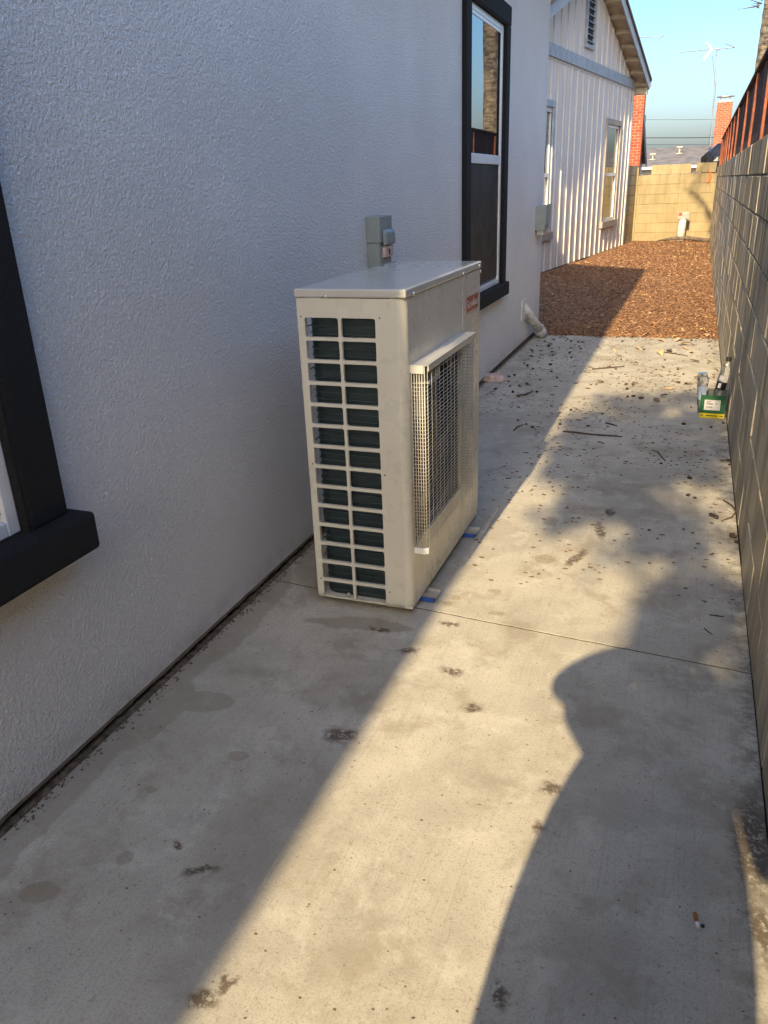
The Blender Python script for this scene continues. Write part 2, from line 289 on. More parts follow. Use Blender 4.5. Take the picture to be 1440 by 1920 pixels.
M = dict(
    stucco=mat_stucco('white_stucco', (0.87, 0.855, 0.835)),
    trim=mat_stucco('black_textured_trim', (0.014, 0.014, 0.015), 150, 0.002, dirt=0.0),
    conc=mat_concrete(),
    wallb=mat_block('weathered_grey_block', (0.38, 0.33, 0.24), (0.52, 0.455, 0.345), 0.85),
    tanb=mat_block('tan_block', (0.29, 0.235, 0.135), (0.35, 0.29, 0.175), 0.22),
    mortar=plain('old_mortar', (0.16, 0.14, 0.11), 0.95, bs=0.5),
    mortar2=plain('tan_mortar', (0.30, 0.21, 0.11), 0.95, bs=0.5),
    mortarb=plain('pale_brick_mortar', (0.36, 0.29, 0.23), 0.95, bs=0.5),
    brick=mat_brick(), mulch=mat_mulch('mulch_soil', False), chip=mat_mulch('wood_chip', True),
    vinyl=plain('white_vinyl', (0.66, 0.67, 0.68), 0.35, var=0.04),
    glass=mat_glass_window('window_glass', ior=3.0), screen=plain('insect_screen', (0.020, 0.020, 0.018), 0.55, var=0.2, vs=3, bs=0.3, bscale=500, spec=0.35),
    ac=mat_ac(), lid=plain('glossy_beige_lid', (0.46, 0.45, 0.42), 0.13, var=0.03, rv=0.02), coil=mat_coil(), steel=plain('galvanised_steel', (0.55, 0.55, 0.53), 0.35, 0.8),
    wire=plain('cream_coated_wire', (0.44, 0.42, 0.37), 0.4, var=0.1), black=plain('black_plastic', (0.012, 0.012, 0.013), 0.45),
    cavity=plain('dark_sheet_metal', (0.02, 0.022, 0.026), 0.5), blue=plain('blue_rubber', (0.02, 0.09, 0.42), 0.5),
    tube=plain('coil_tube_metal', (0.07, 0.095, 0.11), 0.35, 0.5), badge=plain('faded_red_enamel', (0.36, 0.065, 0.045), 0.4), silver=plain('silver_print', (0.52, 0.44, 0.42), 0.4),  # coil tube tone lightened to paint thin highlight lines across the coil
    ebox=plain('grey_powder_coat', (0.20, 0.235, 0.24), 0.4, var=0.06), ebox2=plain('grey_green_box', (0.26, 0.30, 0.29), 0.55, var=0.1), pipe=plain('chipped_white_paint', (0.55, 0.54, 0.52), 0.6, var=0.25, vs=20, bs=0.6, bscale=30),
    siding=mat_siding(), bluetrim=plain('blue_grey_trim_paint', (0.29, 0.34, 0.40), 0.6), greytrim=plain('taupe_trim_paint', (0.30, 0.26, 0.22), 0.7),
    soffit=plain('soffit_paint', (0.42, 0.37, 0.30), 0.8), dark=plain('dark_void', (0.008, 0.008, 0.012), 0.8),
    shingle=mat_shingle('grey_shingles', (0.11, 0.10, 0.095)), shingle2=mat_shingle('brown_shingles', (0.09, 0.075, 0.065)),
    rust=plain('red_brown_stain', (0.25, 0.075, 0.038), 0.75, var=0.25, vs=12, bs=0.4), rustd=plain('dark_red_board', (0.035, 0.011, 0.008), 0.8, var=0.3, vs=9, bs=0.4),
    ground=plain('bare_ground', (0.16, 0.12, 0.08), 0.95, var=0.3, vs=1.5, bs=0.5, bscale=20), dirt=plain('gap_dirt', (0.11, 0.082, 0.055), 0.95, var=0.4, vs=30, bs=0.8),
    footing=plain('dirty_footing', (0.17, 0.135, 0.10), 0.95, var=0.3, vs=12, bs=0.7),
    bark=mat_bark('tree_bark', (0.08, 0.06, 0.045), (0.17, 0.13, 0.10)), palmbark=mat_bark('palm_bark', (0.05, 0.04, 0.03), (0.24, 0.20, 0.15), True),
    leaf=mat_leafy('green_leaf', (0.04, 0.07, 0.02), (0.09, 0.12, 0.04)), frond=mat_leafy('palm_green', (0.035, 0.06, 0.02), (0.08, 0.10, 0.04)),
    deadf=mat_leafy('dead_frond', (0.06, 0.04, 0.028), (0.16, 0.11, 0.07)), dryleaf=mat_leafy('dry_leaf', (0.42, 0.22, 0.10), (0.68, 0.46, 0.25)),
    brownleaf=mat_leafy('brown_leaf', (0.09, 0.05, 0.03), (0.22, 0.13, 0.07)),
    pod=plain('seed_pod_skin', (0.06, 0.033, 0.022), 0.7, var=0.35, vs=40, bs=0.6), twig=plain('twig_bark', (0.085, 0.05, 0.035), 0.9, var=0.2, vs=30),
    boxgreen=plain('green_card', (0.012, 0.11, 0.04), 0.55), boxyellow=plain('yellow_card', (0.80, 0.66, 0.02), 0.5), paper=plain('white_label_paper', (0.72, 0.71, 0.70), 0.6, var=0.03),
    ink=plain('black_ink', (0.02, 0.02, 0.02), 0.6), boxin=plain('grey_card', (0.20, 0.21, 0.19), 0.8), clear=mat_clear('clear_plastic'), blueprint=plain('pale_blue_print', (0.42, 0.52, 0.72), 0.5),
    pink=plain('pinkish_torn_board', (0.55, 0.40, 0.34), 0.85, var=0.2, vs=25, bs=0.6), orange=plain('orange_plastic', (0.80, 0.13, 0.03), 0.5), cigf=plain('cork_paper', (0.42, 0.15, 0.04), 0.8, vs=80, var=0.3),
    alu=plain('weathered_aluminium', (0.34, 0.35, 0.36), 0.4, 0.6), cable=plain('black_cable', (0.03, 0.03, 0.035), 0.6), tarp=plain('black_tarpaulin', (0.018, 0.018, 0.02), 0.22, bs=0.4, bscale=9),
    gwhite=plain('white_gutter_paint', (0.72, 0.72, 0.70), 0.5, var=0.04), skin=plain('skin', (0.45, 0.27, 0.19), 0.55), shirt=plain('navy_cotton', (0.03, 0.045, 0.09), 0.85, bs=0.4, bscale=300),
    jeans=plain('grey_denim', (0.08, 0.09, 0.11), 0.9, bs=0.4, bscale=300), hair=plain('dark_hair', (0.02, 0.014, 0.01), 0.6, bs=0.6, bscale=200), shoe=plain('shoe_leather', (0.05, 0.04, 0.035), 0.6),
)

# ---------------------------------------------------------------- mesh helpers
class MB:
    def __init__(s): s.v = []; s.f = []; s.smooth = False
    def add(s, vs, fs):
        o = len(s.v); s.v += [tuple(p) for p in vs]; s.f += [tuple(i+o for i in f) for f in fs]; return s
    def box(s, x0, x1, y0, y1, z0, z1, M_=None):
        vs = [Vector((x, y, z)) for z in (z0, z1) for y in (y0, y1) for x in (x0, x1)]
        if M_ is not None: vs = [M_ @ p for p in vs]
        return s.add(vs, [(0, 2, 3, 1), (4, 5, 7, 6), (0, 1, 5, 4), (2, 6, 7, 3), (0, 4, 6, 2), (1, 3, 7, 5)])
    def prism(s, poly, ax, a0, a1):
        """extrude a closed polygon of 2D points along axis ax ('x','y','z')"""
        def mk(p, a): return {'x': (a, p[0], p[1]), 'y': (p[0], a, p[1]), 'z': (p[0], p[1], a)}[ax]
        n = len(poly); vs = [mk(p, a0) for p in poly]+[mk(p, a1) for p in poly]
        fs = [tuple(range(n))[::-1], tuple(range(n, 2*n))]+[(i, (i+1) % n, (i+1) % n+n, i+n) for i in range(n)]
        return s.add(vs, fs)
    def tube(s, path, r, n=6, caps=True):
        path = [Vector(p) for p in path]; rs = r if isinstance(r, (list, tuple)) else [r]*len(path)
        o = len(s.v); up = None
        for i, p in enumerate(path):
            t = (path[min(i+1, len(path)-1)]-path[max(i-1, 0)]).normalized()
            if up is None:
                up = Vector((0, 0, 1)) if abs(t.z) < 0.9 else Vector((1, 0, 0))
            a = t.cross(up).normalized(); b = a.cross(t).normalized(); up = b
            for k in range(n):
                q = p+(a*math.cos(2*math.pi*k/n)+b*math.sin(2*math.pi*k/n))*rs[i]; s.v.append(tuple(q))
        for i in range(len(path)-1):
            for k in range(n):
                s.f.append((o+i*n+k, o+i*n+(k+1) % n, o+(i+1)*n+(k+1) % n, o+(i+1)*n+k))
        if caps:
            s.f.append(tuple(o+k for k in range(n))[::-1]); e = o+(len(path)-1)*n; s.f.append(tuple(e+k for k in range(n)))
        return s
    def lathe(s, prof, n=16, M_=None):
        o = len(s.v)
        for (r, z) in prof:
            for k in range(n):
                p = Vector((r*math.cos(2*math.pi*k/n), r*math.sin(2*math.pi*k/n), z))
                s.v.append(tuple(M_ @ p if M_ is not None else p))
        for i in range(len(prof)-1):
            for k in range(n): s.f.append((o+i*n+k, o+i*n+(k+1) % n, o+(i+1)*n+(k+1) % n, o+(i+1)*n+k))
        s.f.append(tuple(o+k for k in range(n))[::-1]); e = o+(len(prof)-1)*n; s.f.append(tuple(e+k for k in range(n)))
        return s
    def strip(s, plan, z0, z1, t=0.0):
        """vertical sheet that follows a plan path"""
        n = len(plan); vs = [(p[0], p[1], z0) for p in plan]+[(p[0], p[1], z1) for p in plan]
        return s.add(vs, [(i, i+1, i+1+n, i+n) for i in range(n-1)])
    def build(s, name, mat, parent=None, smooth=False, bevel=0.0, seg=2, solid=0.0, recalc=True):
        me = bpy.data.meshes.new(name); me.from_pydata(s.v, [], s.f); me.update()
        if recalc:
            bm = bmesh.new(); bm.from_mesh(me); bmesh.ops.recalc_face_normals(bm, faces=bm.faces); bm.to_mesh(me); bm.free()
        me.materials.append(mat)
        if smooth:
            for p in me.polygons: p.use_smooth = True
        o = bpy.data.objects.new(name, me); col.objects.link(o)
        if parent: o.parent = parent; o.matrix_parent_inverse = parent.matrix_basis.inverted()
        if solid: md = o.modifiers.new('solid', 'SOLIDIFY'); md.thickness = solid; md.offset = 0
        if bevel:
            md = o.modifiers.new('bevel', 'BEVEL'); md.width = bevel; md.segments = seg; md.limit_method = 'ANGLE'; md.angle_limit = R(40)
        return o
def tag(o, label=None, cat=None, group=None, kind=None):
    if label: o['label'] = label
    if cat: o['category'] = cat
    if group: o['group'] = group
    if kind: o['kind'] = kind
    return o
def thing(name, label, cat, loc=(0, 0, 0), group=None, rot=(0, 0, 0)):
    o = bpy.data.objects.new(name, None); col.objects.link(o); o.location = loc; o.rotation_euler = rot; o.empty_display_size = 0.2
    o.matrix_basis = Matrix.LocRotScale(Vector(loc), __import__('mathutils').Euler(rot), None)
    return tag(o, label, cat, group)
def piece(name, me, parent, loc=(0, 0, 0), rot=(0, 0, 0), scale=(1, 1, 1)):
    """a part that shares mesh data, placed in world coordinates"""
    o = bpy.data.objects.new(name, me); col.objects.link(o)
    o.parent = parent
    if parent: o.matrix_parent_inverse = parent.matrix_basis.inverted()
    o.location = loc; o.rotation_euler = rot; o.scale = scale
    return o
def blockmesh(name, sx, sy, sz, mat, bev=0.006, seg=1):
    me = bpy.data.meshes.new(name); bm = bmesh.new(); bmesh.ops.create_cube(bm, size=1)
    bmesh.ops.scale(bm, vec=(sx, sy, sz), verts=bm.verts)
    bmesh.ops.bevel(bm, geom=list(bm.edges), offset=bev, segments=seg, affect='EDGES')
    bm.to_mesh(me); bm.free(); me.materials.append(mat); return me
def rnd(a, b): return random.uniform(a, b)

# ================================================================= SETTING
WX = -1.632      # face of the stucco wall
RX = 0.335       # face of the block wall
YE = 9.18        # end of the concrete
g = MB(); g.add([(-600, -600, -.07), (600, -600, -.07), (600, 1200, -.07), (-600, 1200, -.07)], [(0, 1, 2, 3)])
tag(g.build('ground', M['ground']), kind='structure')

# concrete path in two pours with a joint that runs slightly askew
pav = bpy.data.objects.new('concrete_path', None); col.objects.link(pav); pav['kind'] = 'structure'
L0, R0 = -1.612, RX-0.002
jl, jr = 2.76, 2.597
def slab(poly):
    b = MB(); b.prism(poly, 'z', -.06, 0.0); return b
def jag(xa, ya, xb, yb, n=60, amp=.0035):
    out = []
    for i in range(n+1):
        t = i/n; x = xa+(xb-xa)*t; y = ya+(yb-ya)*t+amp*(noise.noise(Vector((x*18, ya, 0)))+.6*noise.noise(Vector((x*60, 3, 0)))); out.append((x, y))
    return out
near = [(L0, -6), (R0, -6)]+jag(R0, jr-.006, L0, jl-.006)
far = jag(L0, jl+.001, R0, jr+.001)+[(R0, YE)]+jag(R0, YE, L0, YE+.05, 50, .012)
slab(near).build('slab', M['conc'], pav, bevel=.002, seg=2)
slab(far).build('slab', M['conc'], pav, bevel=.002, seg=2)

b = MB(); b.prism([(L0, jl-.02), (R0, jr-.02), (R0, jr+.02), (L0, jl+.02)], 'z', -.055, -.0012)
b2 = b.v; b.build('joint_filler', M['dirt'], pav)
# earth in the gap between slab and house
b = MB(); n = 260
for i in range(n+1):
    y = -4+13.3*i/n
    for j, x in enumerate((-1.72, -1.655, -1.625, -1.60)):
        z = [-.01, -.004, .002, -.012][j]+.012*noise.noise(Vector((x*30, y*14, 0)))+.006*noise.noise(Vector((x*60, y*50, 0)))
        b.v.append((x, y, z))
for i in range(n):
    for j in range(3): k = i*4+j; b.f.append((k, k+1, k+5, k+4))
tag(b.build('dirt_strip', M['dirt'], smooth=True), kind='structure')
b = MB()
for i in range(3200):
    y = rnd(0.3, 9.2); x = -1.65+.055*random.random()+abs(random.gauss(0, .022))*max(0, .6+noise.noise(Vector((y*2.5, 3, 0)))); s = rnd(.0012, .0045)
    a = rnd(0, 6.3); p = Vector((x, y, .002))
    d1 = Vector((math.cos(a), math.sin(a), rnd(-.3, .3)))*s*1.6; d2 = Vector((-math.sin(a), math.cos(a), rnd(-.3, .3)))*s; u = Vector((0, 0, s))
    b.add([p-d1, p+d2, p+d1, p-d2, p+u], [(0, 1, 4), (1, 2, 4), (2, 3, 4), (3, 0, 4)])
tag(b.build('soil_crumbs', M['dirt']), 'dark soil crumbs lying in the gap along the foot of the stucco wall', 'soil', kind='stuff')

# mulch bed
def mulch_z(x, y):
    e = min(1, (y-YE)/.3)
    return e*(.012+.022*noise.noise(Vector((x*1.6, y*1.1, 2)))+.012*noise.noise(Vector((x*6, y*6, 5))))+.05*max(0, min(1, (y-19)/4))*(.5+.5*noise.noise(Vector((x*2, y, 9))))
b = MB(); nx, ny = 64, 240
for j in range(ny+1):
    y = YE-.02+(23.95-YE)*j/ny
    for i in range(nx+1):
        x = -3.6+(RX+3.6)*i/nx; b.v.append((x, y, mulch_z(x, y)-(.03 if j == 0 else 0)))
for j in range(ny):
    for i in range(nx):
        k = j*(nx+1)+i; b.f.append((k, k+1, k+nx+2, k+nx+1))
tag(b.build('mulch_ground', M['mulch'], smooth=True), kind='structure')
b = MB(); tones = []
for i in range(60000):
    t = random.random(); y = YE-.03+(23.8-YE)*t**1.5; x = rnd(-3.2, RX-.01)
    if x < -2.60+.1327*(y-15.55) and y > 15.3: continue
    L = rnd(.010, .030)*(1+.02*(y-YE)); W = L*rnd(.10, .30); a = rnd(0, 6.3); th = rnd(-.5, .5)
    if i < 2200: y = YE-abs(random.gauss(0, .05))*(1+1.6*noise.noise(Vector((x*3, 0, 4)))); L *= .8
    p = Vector((x, y, (mulch_z(x, y) if y > YE else 0)+rnd(.002, .016)))
    d1 = Vector((math.cos(a)*math.cos(th), math.sin(a)*math.cos(th), math.sin(th)))*L
    d2 = Vector((-math.sin(a), math.cos(a), rnd(-.6, .6)))*W; u = Vector((0, 0, W*.7))
    b.add([p-d1, p+d2, p+d1, p-d2, p+u], [(0, 3, 4), (3, 2, 4), (2, 1, 4), (1, 0, 4)])
    tn = random.random()**1.3; tones += [tn]*4
o = b.build('wood_chips', M['chip'], recalc=False); at = o.data.attributes.new('tone', 'FLOAT', 'FACE'); at.data.foreach_set('value', tones)
tag(o, 'reddish brown shredded wood chips covering the bed beyond the concrete', 'wood chips', kind='stuff')

# ================================================================= STUCCO HOUSE
house = thing('stucco_house', 'white stucco house with black window surrounds filling the left side', 'house', (WX, 4, 0))
YB = 9.42
wins = [(0.0, 1.62, 0.78, 2.93), (5.99, 7.40, 0.78, 2.93)]     # outer trim extents y0 y1 z0 z1
tw = 0.14
def wall_sheet():
    b = MB(); ys = [-9, wins[0][0]+tw, wins[0][1]-tw, wins[1][0]+tw, wins[1][1]-tw, YB]; zs = [0.028, .78, 2.80, 3.86]
    for i in range(5):
        for j in range(3):
            if j == 1 and i in (1, 3): continue
            b.add([(WX, ys[i], zs[j]), (WX, ys[i+1], zs[j]), (WX, ys[i+1], zs[j+1]), (WX, ys[i], zs[j+1])], [(0, 1, 2, 3)])
    for i in (1, 3):   # reveals
        y0, y1 = ys[i], ys[i+1]; x2 = WX-.14
        b.add([(WX, y0, .78), (WX, y1, .78), (WX, y1, 2.8), (WX, y0, 2.8), (x2, y0, .78), (x2, y1, .78), (x2, y1, 2.8), (x2, y0, 2.8)],
              [(0, 1, 5, 4), (1, 2, 6, 5), (2, 3, 7, 6), (3, 0, 4, 7)])
    # far end wall, lower return and left side of the house
    b.add([(WX, YB, .028), (-9.5, YB, .028), (-9.5, YB, 3.86), (WX, YB, 3.86)], [(0, 1, 2, 3)])
    b.add([(-9.5, YB, .028), (-9.5, -9, .028), (-9.5, -9, 3.86), (-9.5, YB, 3.86)], [(0, 1, 2, 3)])
    b.add([(WX, -9, .028), (-9.5, -9, .028), (-9.5, -9, 3.86), (WX, -9, 3.86)], [(3, 2, 1, 0)])
    b.add([(WX, -9, .028), (WX-.03, -9, .028), (WX-.03, YB, .028), (WX, YB, .028)], [(0, 1, 2, 3)])
    return b
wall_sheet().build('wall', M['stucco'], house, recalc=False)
MB().box(-9.4, WX-.028, -8.9, YB-.03, -.06, .05).build('foundation', M['footing'], house)
# rounded stucco corner bead at the far end and ragged drip edge
b = MB()
n = 300
for i in range(n):
    y = -2+(YB+2)*i/n; y2 = -2+(YB+2)*(i+1)/n
    d = .006*noise.noise(Vector((y*9, 0, 0)))+.004*noise.noise(Vector((y*45, 1, 0)))
    b.box(WX-.02, WX+.002+.004*abs(noise.noise(Vector((y*30, 5, 0)))), y, y2, .022+d, .034)
b.build('weep_screed', M['footing'], house)

def trim_window(y0, y1, sillp, horn, label=None):
    z0, z1 = .78, 2.94
    XF = WX+.037
    wd = bpy.data.objects.new('window', None); col.objects.link(wd); wd.parent = house; wd.matrix_parent_inverse = house.matrix_basis.inverted()
    wd.location = (WX, (y0+y1)/2, z0)
    wd.matrix_basis = Matrix.Translation((WX, (y0+y1)/2, z0)); 
    def sub(mb, name, mat, bevel=0, **k):
        o = mb.build(name, mat, None, bevel=bevel, **k); o.parent = wd
        o.matrix_parent_inverse = (house.matrix_basis @ house.matrix_basis.inverted() @ wd.matrix_basis).inverted(); return o
    sub(MB().box(WX-.001, XF, y0, y0+tw, z0, z1-tw-.002), 'trim', M['trim'], .008)
    sub(MB().box(WX-.001, XF, y1-tw, y1, z0, z1-tw-.002), 'trim', M['trim'], .008)
    sub(MB().box(WX-.001, XF+.002, y0-.002, y1+.002, z1-tw, z1), 'trim', M['trim'], .008)
    # black reveals inside the opening
    for a, c in ((y0+tw-.0, y0+tw+.008), (y1-tw-.008, y1-tw)):
        sub(MB().box(WX-.04, XF-.004, a, c, z0, z1-tw), 'reveal', M['trim'])
    sub(MB().box(WX-.04, XF-.004, y0+tw+.008, y1-tw-.008, z1-tw-.008, z1-tw), 'reveal', M['trim'])
    s = MB(); s.box(WX-.04, WX+sillp, y0-horn, y1+horn, z0-.115, z0)
    sub(s, 'sill', M['trim'], .012)
    fy0, fy1, fz0, fz1 = y0+tw+.008, y1-tw-.008, z0+.002, z1-tw-.008
    fx0, fx1 = WX-.10, WX+.006; fw_ = .042
    fr = MB(); fr.box(fx0, fx1, fy0, fy0+fw_, fz0, fz1); fr.box(fx0, fx1, fy1-fw_, fy1, fz0, fz1)
    fr.box(fx0, fx1-.001, fy0+fw_, fy1-fw_, fz1-fw_, fz1); fr.box(fx0, fx1-.001, fy0+fw_, fy1-fw_, fz0, fz0+fw_)
    sub(fr, 'frame', M['vinyl'], .004)
    zr = 1.795
    us = MB(); gx = fx1-.003   # upper sash
    us.box(gx-.03, gx, fy0+fw_, fy1-fw_, zr-.035, zr+.035)
    us.box(gx-.028, gx-.002, fy0+fw_, fy0+fw_+.016, zr+.035, fz1-fw_); us.box(gx-.028, gx-.002, fy1-fw_-.016, fy1-fw_, zr+.035, fz1-fw_)
    us.box(gx-.029, gx-.001, fy0+fw_+.016, fy1-fw_-.016, fz1-fw_-.025, fz1-fw_)
    sub(us, 'sash', M['vinyl'], .003)
    sub(MB().box(gx-.012, gx-.006, fy0+fw_+.01, fy1-fw_-.01, zr+.03, fz1-fw_-.015), 'pane', M['glass'])
    sub(MB().box(gx-.040, gx-.034, fy0+fw_, fy1-fw_, fz0+fw_, zr-.03), 'pane', M['glass'])
    sub(MB().box(gx-.014, gx-.011, fy0+fw_, fy1-fw_, fz0+fw_+.02, zr-.035), 'insect_screen', M['screen'])
    return wd
trim_window(wins[0][0], wins[0][1], .10, .035)
trim_window(wins[1][0], wins[1][1], .065, .03)
# roof of the stucco house: low pitched, eave along the passage, sloping up to the left
ez = 3.86; ex = -1.10
rf = MB(); ye = 9.78
rf.prism([(ex, ez-.02), (ex-.02, ez+.06), (-5.5, ez+1.70), (-10, ez+.06), (-9.98, ez-.02), (-5.5, ez+1.60)], 'y', -9.6, ye)
rf.build('roof', M['shingle2'], house)
MB().box(ex-.03, ex, -9.6, ye-.001, ez-.16, ez-.021).build('fascia', M['gwhite'], house)
MB().box(-9.9, ex-.03, -9.55, ye-.03, ez-.03, ez-.012).build('soffit', M['gwhite'], house)
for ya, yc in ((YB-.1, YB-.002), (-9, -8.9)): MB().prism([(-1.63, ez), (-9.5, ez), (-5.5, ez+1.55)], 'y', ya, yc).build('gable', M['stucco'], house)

# ================================================================= BLOCK WALL ON THE RIGHT
BH, BL, BT = .2285, .46, .15
bw = thing('block_wall', 'long weathered grey concrete block wall along the right side', 'wall', (RX+.07, 10, 0))
MB().box(RX+.008, RX+BT-.008, -6, 23.9, -.05, 1.815).build('mortar_core', M['mortar'], bw)
meB = blockmesh('block', BT, BL-.008, BH-.008, M['wallb'], .006)
stuff = MB(); cnt = 0
cells = []
for r in range(8):
    z = r*BH+BH/2+.0
    k = -14
    while True:
        y = k*BL+(BL/2 if r % 2 else 0); k += 1
        if y < -6: continue
        if y > 23.7: break
        cells.append((y, z, r))
cells.sort(key=lambda c: (abs(c[0]-9.6)))
for (y, z, r) in cells:
    j = (rnd(-.0025, .0025), rnd(-.002, .002))
    if cnt < 300:
        piece('block', meB, bw, (RX+BT/2+j[0], y, z), (rnd(-.004, .004), 0, rnd(-.003, .003))); cnt += 1
    else:
        stuff.box(RX+j[0], RX+BT, y-BL/2+.004, y+BL/2-.004, z-BH/2+.004, z+BH/2-.004)
o = stuff.build('blocks', M['wallb'], bw, bevel=0); o['kind'] = 'stuff'

# wooden fence on the wall
fx = RX+.012
fn = thing('wooden_fence', 'dark red-brown board fence with orange lit posts on top of the grey block wall', 'fence', (fx+.06, 10, 1.83))
py = [-4.5, -2.6, -0.6, 1.4, 3.3, 5.15, 6.85, 8.55, 10.2, 12.55, 14.1, 15.7, 17.3, 18.7, 20.4, 22.1, 23.5]
mp = blockmesh('post', .022, .03, .60, M['rust'], .004)
for y in py: piece('post', mp, fn, (fx+.02, y, 1.83+.30), (rnd(-.012, .012), rnd(-.01, .01), 0))
mb_ = blockmesh('board', .018, .138, .62, M['rustd'], .003)
y = -5.0
while y < 23.8:
    piece('board', mb_, fn, (fx+.058+rnd(-.003, .003), y, 1.84+.31+rnd(-.006, .006)), (rnd(-.008, .008), rnd(-.01, .01), rnd(-.03, .03))); y += .143
MB().box(fx+.041, fx+.048, -5, 23.8, 1.86, 1.93).build('rail', M['rustd'], fn)
MB().box(fx+.010, fx+.085, -5, 23.8, 2.462, 2.492).build('top_rail', M['rustd'], fn, bevel=.004)

# ================================================================= SIDING HOUSE
A0 = Vector((-2.725, 15.55, 0)); D = Vector((0.1315, 0.9913, 0)).normalized(); Nn = Vector((D.y, -D.x, 0))
MS = Matrix((D, Nn, Vector((0, 0, 1)))).transposed().to_4x4(); MS.translation = A0   # local x=s along wall, y=out, z=up
sh = thing('siding_house', 'white house with vertical ribbed siding and blue-grey gable band past the mulch', 'house', tuple(A0))
S0, S1, SR = -1.85, 7.05, 2.6
rk = lambda s: 5.36-.377*abs(s-SR)        # underside of the rake
def sbox(x0, x1, y0, y1, z0, z1): return MB().box(x0, x1, y0, y1, z0, z1, MS)
def sprism(poly, y0, y1):
    b = MB(); n_ = len(poly)
    vs = [MS @ Vector((p[0], y0, p[1])) for p in poly]+[MS @ Vector((p[0], y1, p[1])) for p in poly]
    return b.add(vs, [tuple(range(n_)), tuple(range(n_, 2*n_))[::-1]]+[(i, i+n_, (i+1) % n_+n_, (i+1) % n_) for i in range(n_)])
w1 = (-.85, .45, .74, 2.86); w2 = (4.60, 5.86, .72, 2.78)
b = MB()
ss = [S0, w1[0], w1[1], w2[0], w2[1], S1]; zz = [.02, .72, 2.80, 3.62]
zz = [.03, .75, 2.78, 3.62]
for i in range(5):
    for j in range(3):
        if j == 1 and i in (1, 3): continue
        b.add([MS @ Vector(p) for p in ((ss[i], 0, zz[j]), (ss[i+1], 0, zz[j]), (ss[i+1], 0, zz[j+1]), (ss[i], 0, zz[j+1]))], [(0, 1, 2, 3)])
for (a, c) in ((S0, 0), (S1, 0)):
    b.add([MS @ Vector(p) for p in ((a, 0, .03), (a, -7, .03), (a, -7, 3.7), (a, 0, 3.7))], [(0, 1, 2, 3)])
b.add([MS @ Vector(p) for p in ((S0, -7, .03), (S1, -7, .03), (S1, -7, 3.7), (S0, -7, 3.7))], [(0, 1, 2, 3)])
b.build('wall', M['siding'], sh, recalc=False)
sbox(S0+.02, S1-.02, -6.9, -.02, -.06, .06).build('foundation', M['footing'], sh)
sprism([(S0, 3.60), (S1, 3.60), (S1, rk(S1)+.02), (SR, rk(SR)+.02), (S0, rk(S0)+.02)], -.03, .012).build('gable', M['siding'], sh)
# battens below and above the band, each its own piece
pitch = .425
k = 0; s = S0+.03
while s < S1-.05:
    segs = [(.03, 3.60)]
    for (a, c, z0, z1) in (w1, w2):
        if a-.13 < s < c+.13: segs = [(.03, z0-.15), (z1+.12, 3.60)]
    for (z0, z1) in segs: sbox(s-.03, s+.03, 0, .020, z0, z1).build('batten', M['siding'], sh)
    zt = rk(s)-.01
    if zt > 3.95 and not (2.27 < s < 2.98): sbox(s-.03, s+.03, .012, .034, 3.85, zt).build('batten', M['siding'], sh)
    s += pitch
sbox(S1-.10, S1+.02, .001, .028, .03, 3.60).build('corner_board', M['siding'], sh)
sbox(S0, S1+.03, .012, .045, 3.64, 3.84).build('band', M['bluetrim'], sh, bevel=.004)
# gable vent with louvres
vo = sbox(2.30, 2.36, .012, .06, 4.02, 5.02); vo.box(2.88, 2.94, .012, .06, 4.02, 5.02, MS); vo.box(2.36, 2.88, .012, .058, 4.02, 4.09, MS)
vent = vo.build('vent', M['bluetrim'], sh)
def subof(parent, mb, name, mat, bevel=0):
    o = mb.build(name, mat, None, bevel=bevel); o.parent = parent
    o.matrix_parent_inverse = parent.matrix_parent_inverse.copy() if False else (parent.parent.matrix_basis @ parent.matrix_parent_inverse @ parent.matrix_basis).inverted(); return o
subof(vent, sbox(2.36, 2.88, .013, .018, 4.09, 5.02), 'vent_void', M['dark'])
for i in range(8): subof(vent, MB().box(2.36, 2.88, .02, .055, 4.14+.11*i, 4.152+.11*i, MS @ Matrix.Translation((0, 0, 0))), 'louvre', M['bluetrim'])
# windows of the siding house
def side_window(wq):
    a, c, z0, z1 = wq
    f = MB(); f.box(a-.10, a, .001, .035, z0, z1, MS); f.box(c, c+.10, .001, .035, z0, z1, MS); f.box(a-.10, c+.10, .001, .037, z1, z1+.11, MS)
    wd = f.build('window', M['bluetrim'] if wq is w1 else M['greytrim'], sh)
    subof(wd, sbox(a-.13, c+.13, .001, .07, z0-.14, z0), 'sill', M['greytrim'])
    v = MB(); v.box(a, a+.06, -.05, -.01, z0, z1, MS); v.box(c-.06, c, -.05, -.01, z0, z1, MS); v.box(a+.06, c-.06, -.05, -.011, z1-.06, z1, MS); v.box(a+.06, c-.06, -.05, -.011, z0, z0+.06, MS)
    v.box(a+.06, c-.06, -.05, -.009, 1.70, 1.77, MS)
    subof(wd, v, 'frame', M['vinyl'])
    subof(wd, sbox(a+.06, c-.06, -.035, -.030, 1.77, z1-.06), 'pane', M['glass']); subof(wd, sbox(a+.06, c-.06, -.045, -.040, z0+.06, 1.70), 'pane', M['glass'])
    rv = MB(); rv.box(a-.001, a+.003, -.10, .001, z0, z1, MS); rv.box(c-.003, c+.001, -.10, .001, z0, z1, MS); subof(wd, rv, 'reveal', M['dark'])
side_window(w1); side_window(w2)
